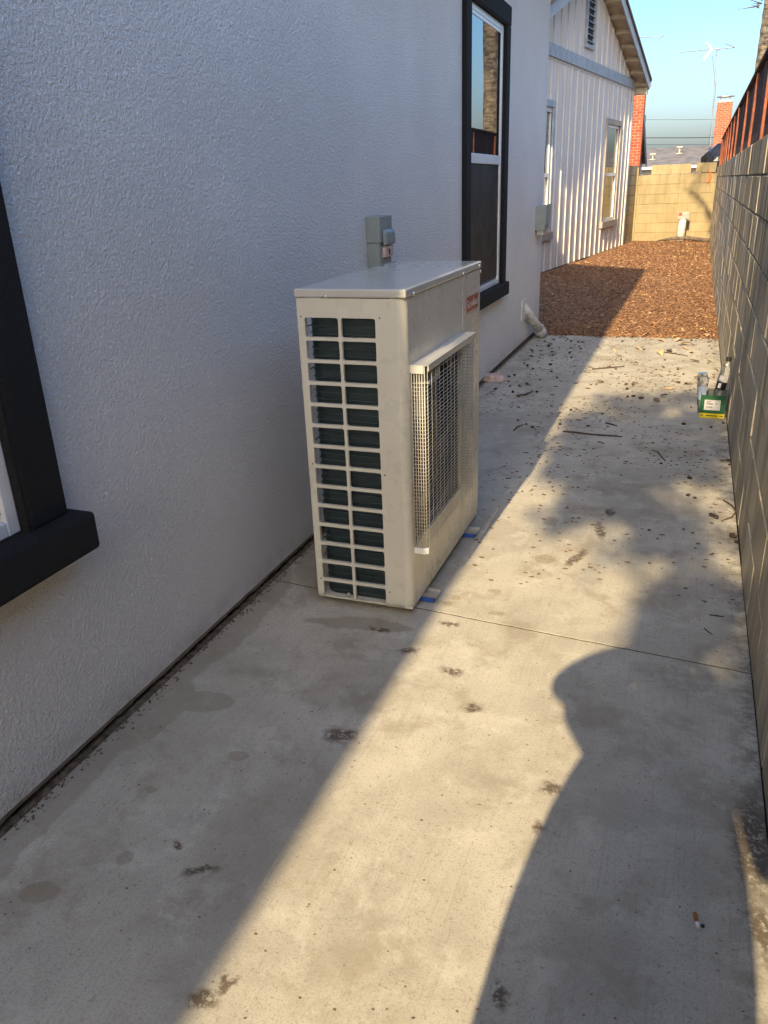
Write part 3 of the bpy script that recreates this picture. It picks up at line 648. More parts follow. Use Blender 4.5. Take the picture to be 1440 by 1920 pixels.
# roof with rake overhang, soffit and lookouts
OV = .35; e0, e1 = -2.05, 7.20
for sgn, e in ((1, e1), (-1, e0)):
    zt = lambda s: rk(s)
    b = sprism([(SR, rk(SR)+.20), (e, rk(e)+.20), (e, rk(e)), (SR, rk(SR))], OV-.03, OV); b.build('rake_board', M['bluetrim'], sh)
    sprism([(SR, rk(SR)+.10), (e, rk(e)+.10), (e, rk(e)+.08), (SR, rk(SR)+.08)], -7.2, OV-.031).build('soffit', M['soffit'], sh)
    ee = e+.06*sgn
    sprism([(SR, rk(SR)+.26), (ee, rk(ee)+.26), (ee, rk(ee)+.201), (SR, rk(SR)+.201)], -7.3, OV+.03).build('roof', M['shingle2'], sh)
for s in [x*.55+SR for x in range(-7, 9)]:
    if e0+.1 < s < e1-.1:
        MM = MS @ Matrix.Translation((s, 0, rk(s)+.035)) @ Matrix.Rotation(math.atan(.377)*(1 if s > SR else -1), 4, 'Y')
        MB().box(-.04, .04, .035, OV-.031, -.045, .045, MM).build('lookout', M['soffit'], sh)
sbox(S1+.03, e1, -.10, OV-.032, rk(e1)-.10, rk(e1)+.06).build('eave_return', M['soffit'], sh)
sbox(e1+.001, e1+.11, -7.2, OV+.01, rk(e1)+.06, rk(e1)+.18).build('gutter', M['bluetrim'], sh, bevel=.01)

# ================================================================= FAR BLOCK WALL
YF = 24.0
fwl = thing('tan_block_wall', 'sunlit tan block wall closing the far end of the mulch bed', 'wall', (-.6, YF, 0))
MB().box(-4.9, RX+.6, YF+.01, YF+.14, -.05, 1.66).build('mortar_core', M['mortar2'], fwl)
BH2, BL2 = .243, .50
meT = blockmesh('block', BL2-.007, .15, BH2-.007, M['tanb'], .004)
meTs = blockmesh('half_block', BL2/2-.010, .15, BH2-.010, M['tanb'], .008)
for r in range(8):
    x = -4.8+(BL2/2 if r % 2 else 0)
    while x < RX+.5:
        if r == 7 and (-1.62 < x < -1.30 or x > -.05): x += BL2; continue
        piece('block', meT, fwl, (x, YF+.075+rnd(-.004, .004), r*BH2+BH2/2), (0, 0, rnd(-.006, .006))); x += BL2
o = piece('block', meT, fwl, (.07, YF+.05, 7*BH2+BH2/2+.008), (0, R(1.5), R(-5)))
for r in range(8):
    for k in range(4):
        yy = 22.62+.5*k-(.25 if r % 2 else 0); piece('block', meT, fwl, (-1.885+.107*(yy-22.55), yy, r*BH2+BH2/2), (0, 0, R(83.9)))
MB().box(-1.665, -1.615, YF-.05, YF+.004, 0, 1.90).build('pilaster', M['tanb'], fwl, bevel=.005)
# utility stub, ribbon, branch
st = thing('utility_stub', 'short pale painted pipe stub standing in mulch before the tan wall', 'pipe', (-.36, 23.55, 0))
b = MB(); b.tube([(-.40, 23.55, -.05), (-.385, 23.55, .35), (-.36, 23.55, .70)], [.125, .10, .085], 12); b.build('post', M['pipe'], st, smooth=True)
MB().box(-.50, -.22, 23.46, 23.62, .60, .77).build('cap', M['ebox2'], st, bevel=.01)
MB().box(-.485, -.40, 23.45, 23.459, .68, .76).build('tag', M['badge'], st)
rb = MB(); rb.add([(.14, YF-.045, 1.80), (.20, YF-.05, 1.66), (.23, YF-.04, 1.60), (.15, YF-.05, 1.45), (.11, YF-.045, 1.50), (.16, YF-.04, 1.64)], [(0, 1, 5), (1, 2, 5), (5, 2, 3), (5, 3, 4)])
tag(rb.build('ribbon', M['orange'], solid=.006), 'orange plastic ribbon hanging from the top course of the tan wall', 'ribbon')
b = MB(); b.tube([(-.95, 23.35, .07), (-.6, 23.2, .13), (-.2, 23.25, .14), (.1, 23.1, .10), (.33, 23.05, .09)], [.015, .04, .045, .05, .04], 8)
br = tag(b.build('fallen_branch', M['bark'], smooth=True), 'bent bare branch lying on the mulch at the foot of the tan wall', 'branch')

# black tarpaulin heap behind the far wall
b = MB(); nseg, nr = 26, 22
for j in range(nr+1):
    z = 2.42*j/nr
    for i in range(nseg):
        a = 2*math.pi*i/nseg; r = (.42 if j < nr-4 else .42*math.cos((j-nr+4)/4*1.35))
        r *= 1+.28*noise.noise(Vector((math.cos(a)*2, math.sin(a)*2, z*3.0)))+.12*noise.noise(Vector((math.cos(a)*5, math.sin(a)*5, z*8)))
        b.v.append((.38+r*math.cos(a), 24.85+r*math.sin(a), z))
for j in range(nr):
    for i in range(nseg): b.f.append((j*nseg+i, j*nseg+(i+1) % nseg, (j+1)*nseg+(i+1) % nseg, (j+1)*nseg+i))
b.f.append(tuple(nr*nseg+i for i in range(nseg)))
tag(b.build('tarpaulin_bundle', M['tarp']), 'glossy black tarpaulin bundle rising behind the right end of the tan wall', 'tarpaulin')

# ================================================================= BRICK CHIMNEYS AND HOUSES BEYOND
meBr = blockmesh('brick', .20, .09, .065, M['brick'], .004)
meBh = blockmesh('brick', .09, .09, .065, M['brick'], .004)
def brick_stack(root, cx, cyy, w_, z0, z1, rows=None):
    MB().box(cx-w_/2+.012, cx+w_/2-.012, cyy+.012, cyy+w_-.012, z0, z1-.01).build('mortar_core', M['mortarb'], root)
    z = z0+.04; r = 0; nb = max(1, round((w_)/.22)); L = w_/nb
    while z < z1:
        for side in range(2):       # front and right faces in single bricks, the others joined
            for i in range(nb + (1 if r % 2 else 0)):
                u = -w_/2+L*(i+.5)-(L/2 if r % 2 else 0); hw = L-.014
                if r % 2 and (i == 0 or i == nb): hw = L/2-.014; u = (-w_/2+L/4) if i == 0 else (w_/2-L/4)
                if side == 0: piece('brick', meBr, root, (cx+u, cyy+.045, z), (0, 0, 0), (hw/.20, 1, 1))
                else: piece('brick', meBr, root, (cx+w_/2-.0465, cyy+w_/2+u, z), (0, 0, R(90)), (hw/.20, .98, 1))
        z += .078; r += 1
nb_ = thing('neighbour_house', 'dark gabled neighbour house with a brick chimney behind the siding house', 'house', (-2.6, 30, 0))
ch = MB().box(-2.17, -1.77, 26.03, 26.40, 0, 1.2).build('chimney', M['brick'], nb_)
def stack_sub(parent, cx, cyy, w_, z0, z1):
    inv = (parent.parent.matrix_basis).inverted()
    class P: pass
    before = set(col.objects)
    brick_stack(None, cx, cyy, w_, z0, z1)
    for o in list(col.objects):
        if o not in before:
            o.parent = parent; o.matrix_parent_inverse = (parent.parent.matrix_basis @ parent.matrix_parent_inverse @ parent.matrix_basis).inverted()
stack_sub(ch, -1.955, 26.0, .42, 1.3, 4.4)
MB().box(-4.2, -2.32, 27, 36, 0, 3.9).build('wall', M['greytrim'], nb_)
A1, B1 = Vector((-1.86, 27, 3.95)), Vector((-2.125, 36, 2.215))
b = MB(); u = Vector((0, 0, .22)); b.add([A1, B1, B1-u*.7, A1-u, A1-Vector((.06, 0, 0)), B1-Vector((.06, 0, 0)), B1-u*.7-Vector((.06, 0, 0)), A1-u-Vector((.06, 0, 0))],
      [(0, 1, 2, 3), (4, 7, 6, 5), (0, 4, 5, 1), (1, 5, 6, 2), (2, 6, 7, 3), (3, 7, 4, 0)]); b.build('rake_board', M['bluetrim'], nb_)
b = MB(); sl = Vector((-2.6, 0, 0)); b.add([A1-Vector((.06, 0, .05)), B1-Vector((.06, 0, .05)), B1+sl, A1+sl, A1+Vector((-.06, 0, .05)), B1+Vector((-.06, 0, .05)), B1+sl+Vector((0, 0, .1)), A1+sl+Vector((0, 0, .1))],
      [(0, 1, 2, 3), (4, 7, 6, 5), (0, 4, 5, 1), (1, 5, 6, 2), (3, 2, 6, 7), (0, 3, 7, 4)]); b.build('roof', M['shingle2'], nb_)

fh = thing('distant_house', 'low distant house with grey shingle roof and white gutter above the tan wall', 'house', (-1, 44, 0))
b = MB(); b.prism([(40, 2.02), (40, 2.10), (45.5, 3.02), (51, 2.1), (51, 2.02)], 'x', -12, 9); b.build('roof', M['shingle'], fh)
rfh = fh.children[0]
MB().box(-11.6, 8.6, 40.4, 50.6, -.05, 2.02).build('wall', M['siding'], fh)
MB().box(-12, 9, 39.86, 39.99, 1.99, 2.10).build('gutter', M['gwhite'], fh, bevel=.02)
for (vx, vy, vz, h) in ((-2.28, 42.2, 2.44, .22), (-1.16, 43.6, 2.68, .26)):
    b = MB(); b.tube([(vx, vy, vz-.05), (vx, vy, vz+h)], .035, 8); b.box(vx-.13, vx+.13, vy-.1, vy+.1, vz+h-.0, vz+h+.045); b.box(vx-.14, vx+.14, vy-.14, vy+.14, vz-.02, vz+.03)
    subof(rfh, b, 'roof_vent', M['soffit'])
ch2 = MB().box(.27, .85, 44.03, 44.6, 1.5, 2.3).build('chimney', M['brick'], fh)
S_ = 44/40.
stack_sub(ch2, .575*S_, 44.0, .62*S_, 2.45, 1.6+2.925*S_)
b = MB(); zc = 1.6+2.925*S_; cxx = .575*S_
b.box(cxx-.25, cxx+.25, 44.1, 44.6, zc-.01, zc+.05); b.box(cxx-.03, cxx+.03, 44.3, 44.36, zc+.05, zc+.22)
for dx in (-.2, .2): b.tube([(cxx+dx, 44.2, zc+.05), (cxx+dx, 44.2, zc+.22)], .03, 6)
b.lathe([(.02, zc+.30), (.40, zc+.235), (.40, zc+.205), (.02, zc+.205)], 16, Matrix.Translation((cxx, 44.35, 0)))
subof(ch2, b, 'chimney_cap', M['steel'])

def P40(u, v, y=44.):
    """a place at distance y seen near photo pixel u, v (used only to fill in coordinates)"""
    d = rt2*((u-720)/FPX)+dn2*((v-960)/FPX)+fw; t = y/d.y
    return Vector((0, 0, 1.6))+d*t
ant = thing('tv_antenna', 'tall TV antenna on a mast beside the distant brick chimney', 'antenna', tuple(P40(1332, 272)))
mb0 = P40(1332, 275); mt0 = P40(1345, 86)
MB().tube([mb0, P40(1337, 190), mt0], .022, 6).build('mast', M['alu'], ant)
MB().tube([P40(1329, 270), P40(1342, 165), P40(1336, 105)], .010, 5).build('cable', M['cable'], ant)
aL, aR = P40(1274, 98), P40(1379, 89)
bo = MB().tube([aL, aR], .02, 6).build('boom', M['alu'], ant)
for i in range(12):
    p = aL.lerp(aR, .02+.045*i); d = Vector((.05, .35+.01*i, .04)); MB().tube([p-d, p+d], .009, 4).build('element', M['alu'], ant)
for (a, c) in (((1353, 91), (1340, 98)), ((1378, 89), (1358, 81)), ((1361, 90), (1366, 93))):
    MB().tube([P40(*a), P40(*c, 43.6)], .014, 4).build('element', M['alu'], ant)
vm = P40(1335, 92); MB().tube([vm, P40(1324, 80, 43.7)], .045, 6).build('reflector', M['gwhite'], ant); MB().tube([vm, P40(1320, 111, 43.5)], .06, 6).build('reflector', M['gwhite'], ant)
ant2 = thing('tv_antenna', 'small TV antenna showing just past the siding house eave', 'antenna', (-4, 46, 0))
b = MB().tube([P40(1180, 70, 46), P40(1247, 69, 46)], .02, 5); b.build('boom', M['alu'], ant2)
MB().tube([P40(1180, 70, 46), P40(1182, 300, 46)], .03, 5).build('mast', M['alu'], ant2)
for u1, v1, u2, v2 in ((1205, 80, 1216, 69), (1230, 79, 1242, 68), (1216, 69, 1222, 64), (1242, 68, 1248, 64)): MB().tube([P40(u1, v1, 46), P40(u2, v2, 46)], .012, 4).build('element', M['alu'], ant2)
for i, (v1, rr, lb) in enumerate(((253, .022, 'lower dark utility cable crossing the sky above the distant roof'), (266, .012, 'thin lowest utility wire just above the distant roof ridge'), (219, .009, 'faint thin utility wire higher in the sky'))):
    a = P40(1000, v1+3, 55); c = P40(1700, v1-4, 55); pts = []
    for k in range(25):
        t = k/24; p = a.lerp(c, t); p.z -= .5*4*t*(1-t)*.3; pts.append(p)
    tag(MB().tube(pts, rr, 4).build('utility_wire', M['cable']), lb, 'cable')

# ================================================================= DISCONNECT BOX, JUNCTION BOX, DRAIN PIPE
db = thing('disconnect_box', 'grey electrical disconnect box on the stucco wall above the heat pump', 'electrical box', (WX, 4.1, 1.1))
X0 = WX-.002; DP = .075
MB().box(X0, X0+DP, 4.085, 4.262, .98, 1.462).build('enclosure', M['ebox'], db, bevel=.004)
MB().box(X0+.004, X0+DP+.007, 4.079, 4.268, 1.34, 1.472).build('lid', M['ebox'], db, bevel=.004)
b = MB(); prof = []
for k in range(9):
    a = math.pi/2*k/8; prof.append((X0+DP+.055*math.sin(a), 1.345-.05+.05*math.cos(a)))
poly = [(X0+DP, 1.345)]+prof+[(X0+DP+.055, 1.225), (X0+DP, 1.225)]
poly = [(X0+DP+.008, 1.405), (X0+DP+.018, 1.402), (X0+DP+.027, 1.39), (X0+DP+.030, 1.37), (X0+DP+.030, 1.335), (X0+DP+.022, 1.325), (X0+DP+.008, 1.322)]
b.prism(poly, 'y', 4.115, 4.255); b.build('weather_cover', M['ebox'], db, bevel=.004)
MB().box(X0+DP+.001, X0+DP+.016, 4.125, 4.25, 1.265, 1.320).build('receptacle', M['pink'], db)
MB().box(X0+DP+.0165, X0+DP+.019, 4.18, 4.195, 1.275, 1.305).build('slot', M['ink'], db)
MB().tube([(X0+.05, 4.18, .99), (X0+.05, 4.18, .5), (X0+.10, 4.10, .25), (-1.36, 3.95, .2), (-1.30, 3.6, .25)], .014, 8).build('conduit', M['ebox2'], db, smooth=True)
jb = thing('junction_box', 'small grey-green junction box on the far corner of the stucco wall', 'electrical box', (WX, 9.1, 1.2))
MB().box(X0, X0+.105, 8.98, 9.26, 1.13, 1.38).build('housing', M['ebox2'], jb, bevel=.006)
MB().box(X0+.1051, X0+.117, 8.97, 9.27, 1.19, 1.39).build('cover', M['ebox2'], jb, bevel=.003)
MB().box(X0+.02, X0+.09, 9.0, 9.24, 1.085, 1.128).build('hub', M['steel'], jb)
dp = thing('drain_pipe', 'short white painted pipe poking down out of the stucco near its far corner', 'pipe', (WX, 8.7, .3))
MB().tube([(WX-.04, 8.50, .42), (WX+.02, 8.58, .33), (WX+.07, 8.74, .20), (WX+.12, 8.92, .07)], [.055, .052, .05, .05], 12).build('pipe', M['pipe'], dp, smooth=True)
MB().tube([(WX+.100, 8.86, .115), (WX+.13, 8.96, .035)], [.065, .062], 12).build('coupling', M['pipe'], dp, smooth=True)
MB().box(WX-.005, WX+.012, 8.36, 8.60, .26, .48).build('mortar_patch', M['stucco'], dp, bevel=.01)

# ================================================================= HEAT PUMP
X1, X2, Y1, Y2, ZB, ZT = -1.330, -.915, 2.620, 3.680, .045, 1.250
hp = thing('heat_pump', 'beige outdoor heat pump with slotted end panel and wire fan guard beside the stucco wall', 'heat pump', ((X1+X2)/2, (Y1+Y2)/2, 0))
# --- end panel with 28 rounded slots
holes = []; hx = ((-1.302, -1.170), (-1.158, -1.027))
for r in range(14):
    zt = 1.181-.0823*r
    for a, c in hx: holes.append((a, c, zt-.0695, zt))
def plate_with_slots():
    b = MB(); XR = X2-.032
    xs = [X1, hx[0][0], hx[0][1], hx[1][0], hx[1][1], XR]
    zs = [ZB]
    for r in range(13, -1, -1): zt = 1.181-.0823*r; zs += [zt-.0695, zt]
    zs.append(ZT)
    T = .0015; rad = .007
    for i in range(5):
        for j in range(len(zs)-1):
            x0, x1, z0, z1 = xs[i], xs[i+1], zs[j], zs[j+1]
            if i in (1, 3) and j % 2 == 1:
                # rounded opening: corner fillets plus the inner lip
                pts = []
                for (cx, cz, a0) in ((x0+rad, z0+rad, 180), (x1-rad, z0+rad, 270), (x1-rad, z1-rad, 0), (x0+rad, z1-rad, 90)):
                    for k in range(4): a = R(a0+30*k); pts.append((cx+rad*math.cos(a), cz+rad*math.sin(a)))
                cor = [(x0, z0), (x1, z0), (x1, z1), (x0, z1)]
                for q in range(4):
                    arc = pts[q*4:q*4+4]; vs = [(cor[q][0], Y1, cor[q][1])]+[(p[0], Y1, p[1]) for p in arc]
                    b.add(vs, [(0, 1, 2), (0, 2, 3), (0, 3, 4)])
                n_ = len(pts); vs = [(p[0], Y1, p[1]) for p in pts]+[(p[0], Y1+.012, p[1]) for p in pts]
                b.add(vs, [(k, (k+1) % n_, (k+1) % n_+n_, k+n_) for k in range(n_)])
            else:
                b.add([(x0, Y1, z0), (x1, Y1, z0), (x1, Y1, z1), (x0, Y1, z1)], [(0, 1, 2, 3)])
    # rolled left edge
    arc = [(X1, Y1)]
    b.strip([(X1, Y1), (X1-.002, Y1+.004), (X1-.002, Y1+.03)], ZB, ZT)
    b.strip([(X1, Y1+.0), (XR, Y1)], ZB, ZB+.0001)
    b.add([(X1, Y1, ZB), (XR, Y1, ZB), (XR, Y1+.03, ZB), (X1, Y1+.03, ZB)], [(0, 1, 2, 3)])
    b.add([(X1, Y1+.03, ZB), (X1+.022, Y1+.03, ZB), (X1+.022, Y1+.03, ZT), (X1, Y1+.03, ZT)], [(0, 1, 2, 3)])
    return b
o = plate_with_slots().build('end_panel', M['ac'], hp, recalc=False)
# --- front casing: rounded corner, fan panel with round opening
XR = X2-.032; YC = Y1+.032
corner = [(XR+.032*math.sin(R(a)), YC-.032*math.cos(R(a))) for a in range(0, 91, 9)]
MB().strip(corner, ZB, ZT).build('corner_post', M['ac'], hp, smooth=True, recalc=False)
GY0, GY1, GZ0, GZ1 = 2.668, 3.362, .300, 1.010
fc, fz, fr_ = (GY0+GY1)/2, .645, .315
YS = 3.372
b = MB(); hy0, hy1, hz0, hz1 = GY0+.012, GY1-.012, GZ0-.004, GZ1-.012
ysx = [YC, hy0, hy1, YS]; zsx = [ZB, hz0, hz1, ZT]
for i in range(3):
    for j in range(3):
        if i == 1 and j == 1: continue
        b.add([(X2, ysx[i], zsx[j]), (X2, ysx[i+1], zsx[j]), (X2, ysx[i+1], zsx[j+1]), (X2, ysx[i], zsx[j+1])], [(0, 1, 2, 3)])
b.add([(X2, hy0, hz0), (X2, hy1, hz0), (X2, hy1, hz1), (X2, hy0, hz1), (X2-.012, hy0, hz0), (X2-.012, hy1, hz0), (X2-.012, hy1, hz1), (X2-.012, hy0, hz1)], [(0, 1, 5, 4), (1, 2, 6, 5), (2, 3, 7, 6), (3, 0, 4, 7)])
b.build('fan_panel', M['ac'], hp, recalc=False)
# dark shroud with the round fan opening
b = MB(); rect = [(hy0, hz0), (hy1, hz0), (hy1, hz1), (hy0, hz1)]
angs = sorted([2*math.pi*k/64 for k in range(64)]+[math.atan2(p[1]-fz, p[0]-fc) % (2*math.pi) for p in rect])
inn, out = [], []
for a in angs:
    ca, sa = math.cos(a), math.sin(a); ts = []
    if ca > 1e-9: ts.append((hy1-fc)/ca)
    if ca < -1e-9: ts.append((hy0-fc)/ca)
    if sa > 1e-9: ts.append((hz1-fz)/sa)
    if sa < -1e-9: ts.append((hz0-fz)/sa)
    t = min(ts); out.append((X2-.012, fc+ca*t, fz+sa*t)); inn.append((X2-.018, fc+ca*fr_, fz+sa*fr_))
n_ = len(angs); b.add(out+inn, [(i, (i+1) % n_, (i+1) % n_+n_, i+n_) for i in range(n_)])
b.add(inn+[(X2-.07, p[1], p[2]) for p in inn], [(i, (i+1) % n_, (i+1) % n_+n_, i+n_) for i in range(n_)])
b.build('fan_shroud', M['cavity'], hp, recalc=False)
MB().box(X2-.020, X2+.0015, YS+.003, Y2, ZB+.012, ZT-.001).build('service_panel', M['ac'], hp, bevel=.004)
MB().box(X1+.30, X2-.021, YS, Y2-.002, ZB, ZT-.002).build('rear_cabinet', M['cavity'], hp)
MB().box(X1+.001, X1+.30, Y2-.30, Y2-.003, ZB, ZT-.002).build('rear_panel', M['ac'], hp)
MB().box(X2-.045, X2-.002, YS, Y2, ZB-.006, ZB+.010).build('base_lip', M['ac'], hp, bevel=.003)
# lid
b = MB(); b.box(X1-.006, X2+.006, Y1-.006, Y2+.006, ZT+.002, ZT+.032)
b.build('lid', M['lid'], hp, bevel=.006, seg=3)
MB().box(X1, X2, Y1+.003, Y2-.003, ZB-.012, ZB-.001).build('base_pan', M['ac'], hp, bevel=.004)
# seam shadow under the lid is a real 4 mm gap: inner liner
# screws
scr = []
me_s = None
def screw(loc, axis):
    b = MB(); Mx = Matrix.Translation(loc) @ (Matrix.Rotation(R(90), 4, 'X') if axis == 'y' else Matrix.Rotation(R(90), 4, 'Y'))
    b.lathe([(.0075, -.002), (.0075, .0), (.006, .003), (.003, .004)], 10, Mx); b.build('screw', M['steel'], hp)
screw((-1.21, Y1-.0085, ZT+.006), 'y'); screw((-1.19, Y1-.002, .052+.012), 'y'); screw((-.985, Y1-.001, 1.182), 'y') if False else None
for (x, z) in ((-1.315, 1.184), (-1.010, 1.184), (-1.312, .62), (-1.012, .60), (-1.312, .12), (-1.010, .10)):
    b = MB(); b.lathe([(.003, -.001), (.003, .001)], 8, Matrix.Translation((x, Y1-.0006, z)) @ Matrix.Rotation(R(90), 4, 'X')); b.build('rivet_hole', M['dark'], hp)
for (y, z) in ((2.70, ZT+.008), (3.365, ZT+.008), (3.64, ZT+.014), (3.66, ZT-.012)): screw((X2+.0075, y, z), 'x')
# condenser coil: wraps the end and the back
pts = [(-.955, Y1+.030), (-1.255, Y1+.030)]+[(-1.255-.055*math.sin(R(a)), Y1+.085-.055*math.cos(R(a))) for a in range(15, 91, 15)]+[(-1.310, 3.40)]
inner = [(-.955, Y1+.075), (-1.24, Y1+.075)]+[(-1.24-.03*math.sin(R(a)), Y1+.105-.03*math.cos(R(a))) for a in range(15, 91, 15)]+[(-1.270, 3.40)]
b = MB(); b.strip(pts, ZB, ZT-.03); b.strip(inner, ZB, ZT-.03); b.build('coil', M['coil'], hp, smooth=True, recalc=False)
b = MB()
for i in range(44):
    z = ZB+.02+.027*i; b.tube([(p[0]-(.001 if k > 1 else 0), p[1]-.003, z) for k, p in enumerate(pts)], .0026, 4, False)
o = b.build('coil_tubes', M['tube'], hp, smooth=True); o['kind'] = 'stuff'
# rear wires seen through the open corner
for x, y in ((X1+.010, Y1+.045), (X1+.008, 2.95), (X1+.008, 3.25)): MB().tube([(x, y, ZB), (x, y, ZT-.01)], .0022, 5).build('rear_wire', M['black'], hp)
for z in (.2, .42, .70, .98, 1.14): MB().tube([(X1+.008, Y1+.02, z), (X1+.008, 3.38, z)], .0022, 5).build('rear_wire', M['black'], hp)
MB().tube([(-1.306, 2.70, .33), (-1.318, 2.71, .38), (-1.314, 2.72, .44)], .006, 7).build('sensor_lead', M['rustd'], hp)
# inner partition, fan and motor
b = MB(); b.add([(X2-.33, YC+.06, ZB+.02), (X2-.33, YS, ZB+.02), (X2-.33, YS, ZT-.05), (X2-.33, YC+.06, ZT-.05)], [(0, 1, 2, 3)]); 
b.build('inner_partition', M['cavity'], hp)
fan = bpy.data.objects.new('fan', None); col.objects.link(fan); fan.parent = hp; fan.matrix_parent_inverse = hp.matrix_basis.inverted(); fan.location = (X2-.06, fc, fz)
fan.matrix_basis = Matrix.Translation((X2-.06, fc, fz))
def fsub(mb, name, mat, **k):
    o = mb.build(name, mat, None, **k); o.parent = fan; o.matrix_parent_inverse = fan.matrix_basis.inverted(); return o
fsub(MB().lathe([(.075, -.04), (.075, .02), (.05, .04), (.01, .045)], 20, Matrix.Translation((X2-.07, fc, fz)) @ Matrix.Rotation(R(90), 4, 'Y')), 'hub', M['black'])
for q in range(3):
    b = MB(); nr_, na = 6, 8
    for i in range(nr_+1):
        r = .07+.23*i/nr_
        for j in range(na+1):
            a = R(120*q+ (95*j/na) + 20*i/nr_); b.v.append((X2-.03-.075*(1-j/na)-.01, fc+r*math.cos(a), fz+r*math.sin(a)))
    for i in range(nr_):
        for j in range(na): k = i*(na+1)+j; b.f.append((k, k+1, k+na+2, k+na+1))
    fsub(b, 'blade', M['black'], smooth=True, solid=.004)
# wire guard
gd = bpy.data.objects.new('fan_guard', None); col.objects.link(gd); gd.parent = hp; gd.matrix_parent_inverse = hp.matrix_basis.inverted()
gd.matrix_basis = Matrix.Translation((X2, fc, fz))
def gsub(mb, name, mat, **k):
    o = mb.build(name, mat, None, **k); o.parent = gd; o.matrix_parent_inverse = gd.matrix_basis.inverted(); return o
GX = -.860; b = MB(); wr = .0015
nrow = 44
for i in range(nrow):
    z = GZ0+.012+(GZ1-.075-GZ0)*i/(nrow-1)+.0
    b.tube([(X2-.002, GY0, z), (GX-.012, GY0, z), (GX-.003, GY0+.004, z), (GX, GY0+.014, z), (GX, GY1-.014, z), (GX-.003, GY1-.004, z), (GX-.012, GY1, z), (X2-.002, GY1, z)], wr, 5)
for i in range(4):  # longer cells under the shelf
    z = GZ1-.052+.016*i
    if i: b.tube([(GX, GY0+.20, z), (GX, GY1-.01, z)], wr, 5)
for i in range(6):
    x = X2+.003+(GX-X2-.006)*i/5
    for yy in (GY0, GY1): b.tube([(x, yy-.0028, GZ0-.01), (x, yy-.0028, GZ1)], .0022 if yy == GY0 else .0011, 5)
for i in range(14):
    y = GY0+.014+(GY1-GY0-.028)*i/13; b.tube([(GX+.0028, y, GZ0-.01), (GX+.0028, y, GZ1)], .0011, 5)
o = gsub(b, 'wires', M['wire'], smooth=True); o['kind'] = 'stuff'
# sheet-metal shelf, bottom strip
sh_ = MB(); sh_.prism([(X2-.001, GY0-.010), (GX-.004, GY0-.010), (GX+.010, GY0+.008), (GX+.010, GY1+.010), (X2-.001, GY1+.010)], 'z', GZ1, GZ1+.004)
sh_.box(GX+.006, GX+.010, GY0+.008, GY1+.010, GZ1-.020, GZ1-.0005); sh_.box(X2, GX-.004, GY0-.010, GY0-.006, GZ1-.026, GZ1-.0005)
gsub(sh_, 'shelf', M['lid'])
sb_ = MB(); sb_.box(X2, GX-.010, GY0-.006, GY0-.002, GZ0-.034, GZ0-.008); sb_.box(X2, GX-.012, GY0-.002, GY0+.03, GZ0-.036, GZ0-.033); sb_.box(GX-.011, GX+.004, GY0-.006, GY0+.012, GZ0-.030, GZ0-.006)
gsub(sb_, 'bottom_clip', M['gwhite'], bevel=.003)
hb = MB(); hb.box(X2+.002, GX-.002, GY0+.05, GY0+.19, GZ1-.075, GZ1-.070); hb.box(X2+.002, GX-.004, GY0+.188, GY0+.194, GZ1-.070, GZ1-.002); hb.box(X2+.002, X2+.006, GY0+.05, GY0+.188, GZ1-.07, GZ1-.004)
gsub(hb, 'clip_bracket', M['lid'])
# feet and pads
for (yy) in (2.79, 3.47):
    f = MB(); f.box(X1+.03, X2+.055, yy-.028, yy+.034, .020, .024); f.box(X1+.03, X2+.055, yy-.028, yy-.024, .024, .040); f.box(X2+.0, X2+.055, yy+.030, yy+.034, .024, .034)
    ft = f.build('foot_rail', M['steel'], hp)
    for xx in (X1+.03, X2-.04): subof(ft, MB().box(xx, xx+.085, yy-.034, yy+.030, .001, .0195), 'rubber_pad', M['blue'], bevel=.002)
# badge with lettering
bd = MB().box(X2+.0016, X2+.0042, 3.435, 3.635, 1.083, 1.152).build('badge', M['badge'], hp, bevel=.002)
bf = MB()
for (a, c, e, f) in ((3.435, 3.635, 1.083, 1.086), (3.435, 3.635, 1.149, 1.152)): bf.box(X2+.0043, X2+.0052, a, c, e, f)
subof(bd, bf, 'border', M['silver'])
fcv = bpy.data.curves.new('lettering', 'FONT'); fcv.body = 'Goodman'; fcv.size = .052; fcv.extrude = .0006; fcv.offset = .0006; fcv.align_x = 'CENTER'; fcv.align_y = 'CENTER'
to = bpy.data.objects.new('tmp', fcv); col.objects.link(to)
bpy.context.view_layer.update()
me = bpy.data.meshes.new_from_object(to.evaluated_get(bpy.context.evaluated_depsgraph_get())); bpy.data.objects.remove(to)
me.transform(Matrix.Translation((X2+.0052, 3.535, 1.1165)) @ Matrix(((0, 0, 1, 0), (1, 0, 0, 0), (0, 1, 0, 0), (0, 0, 0, 1))))
me.materials.clear(); me.materials.append(M['silver'])
lo = bpy.data.objects.new('lettering', me); col.objects.link(lo); lo.parent = bd
lo.matrix_parent_inverse = (hp.matrix_basis @ bd.matrix_parent_inverse @ bd.matrix_basis).inverted()

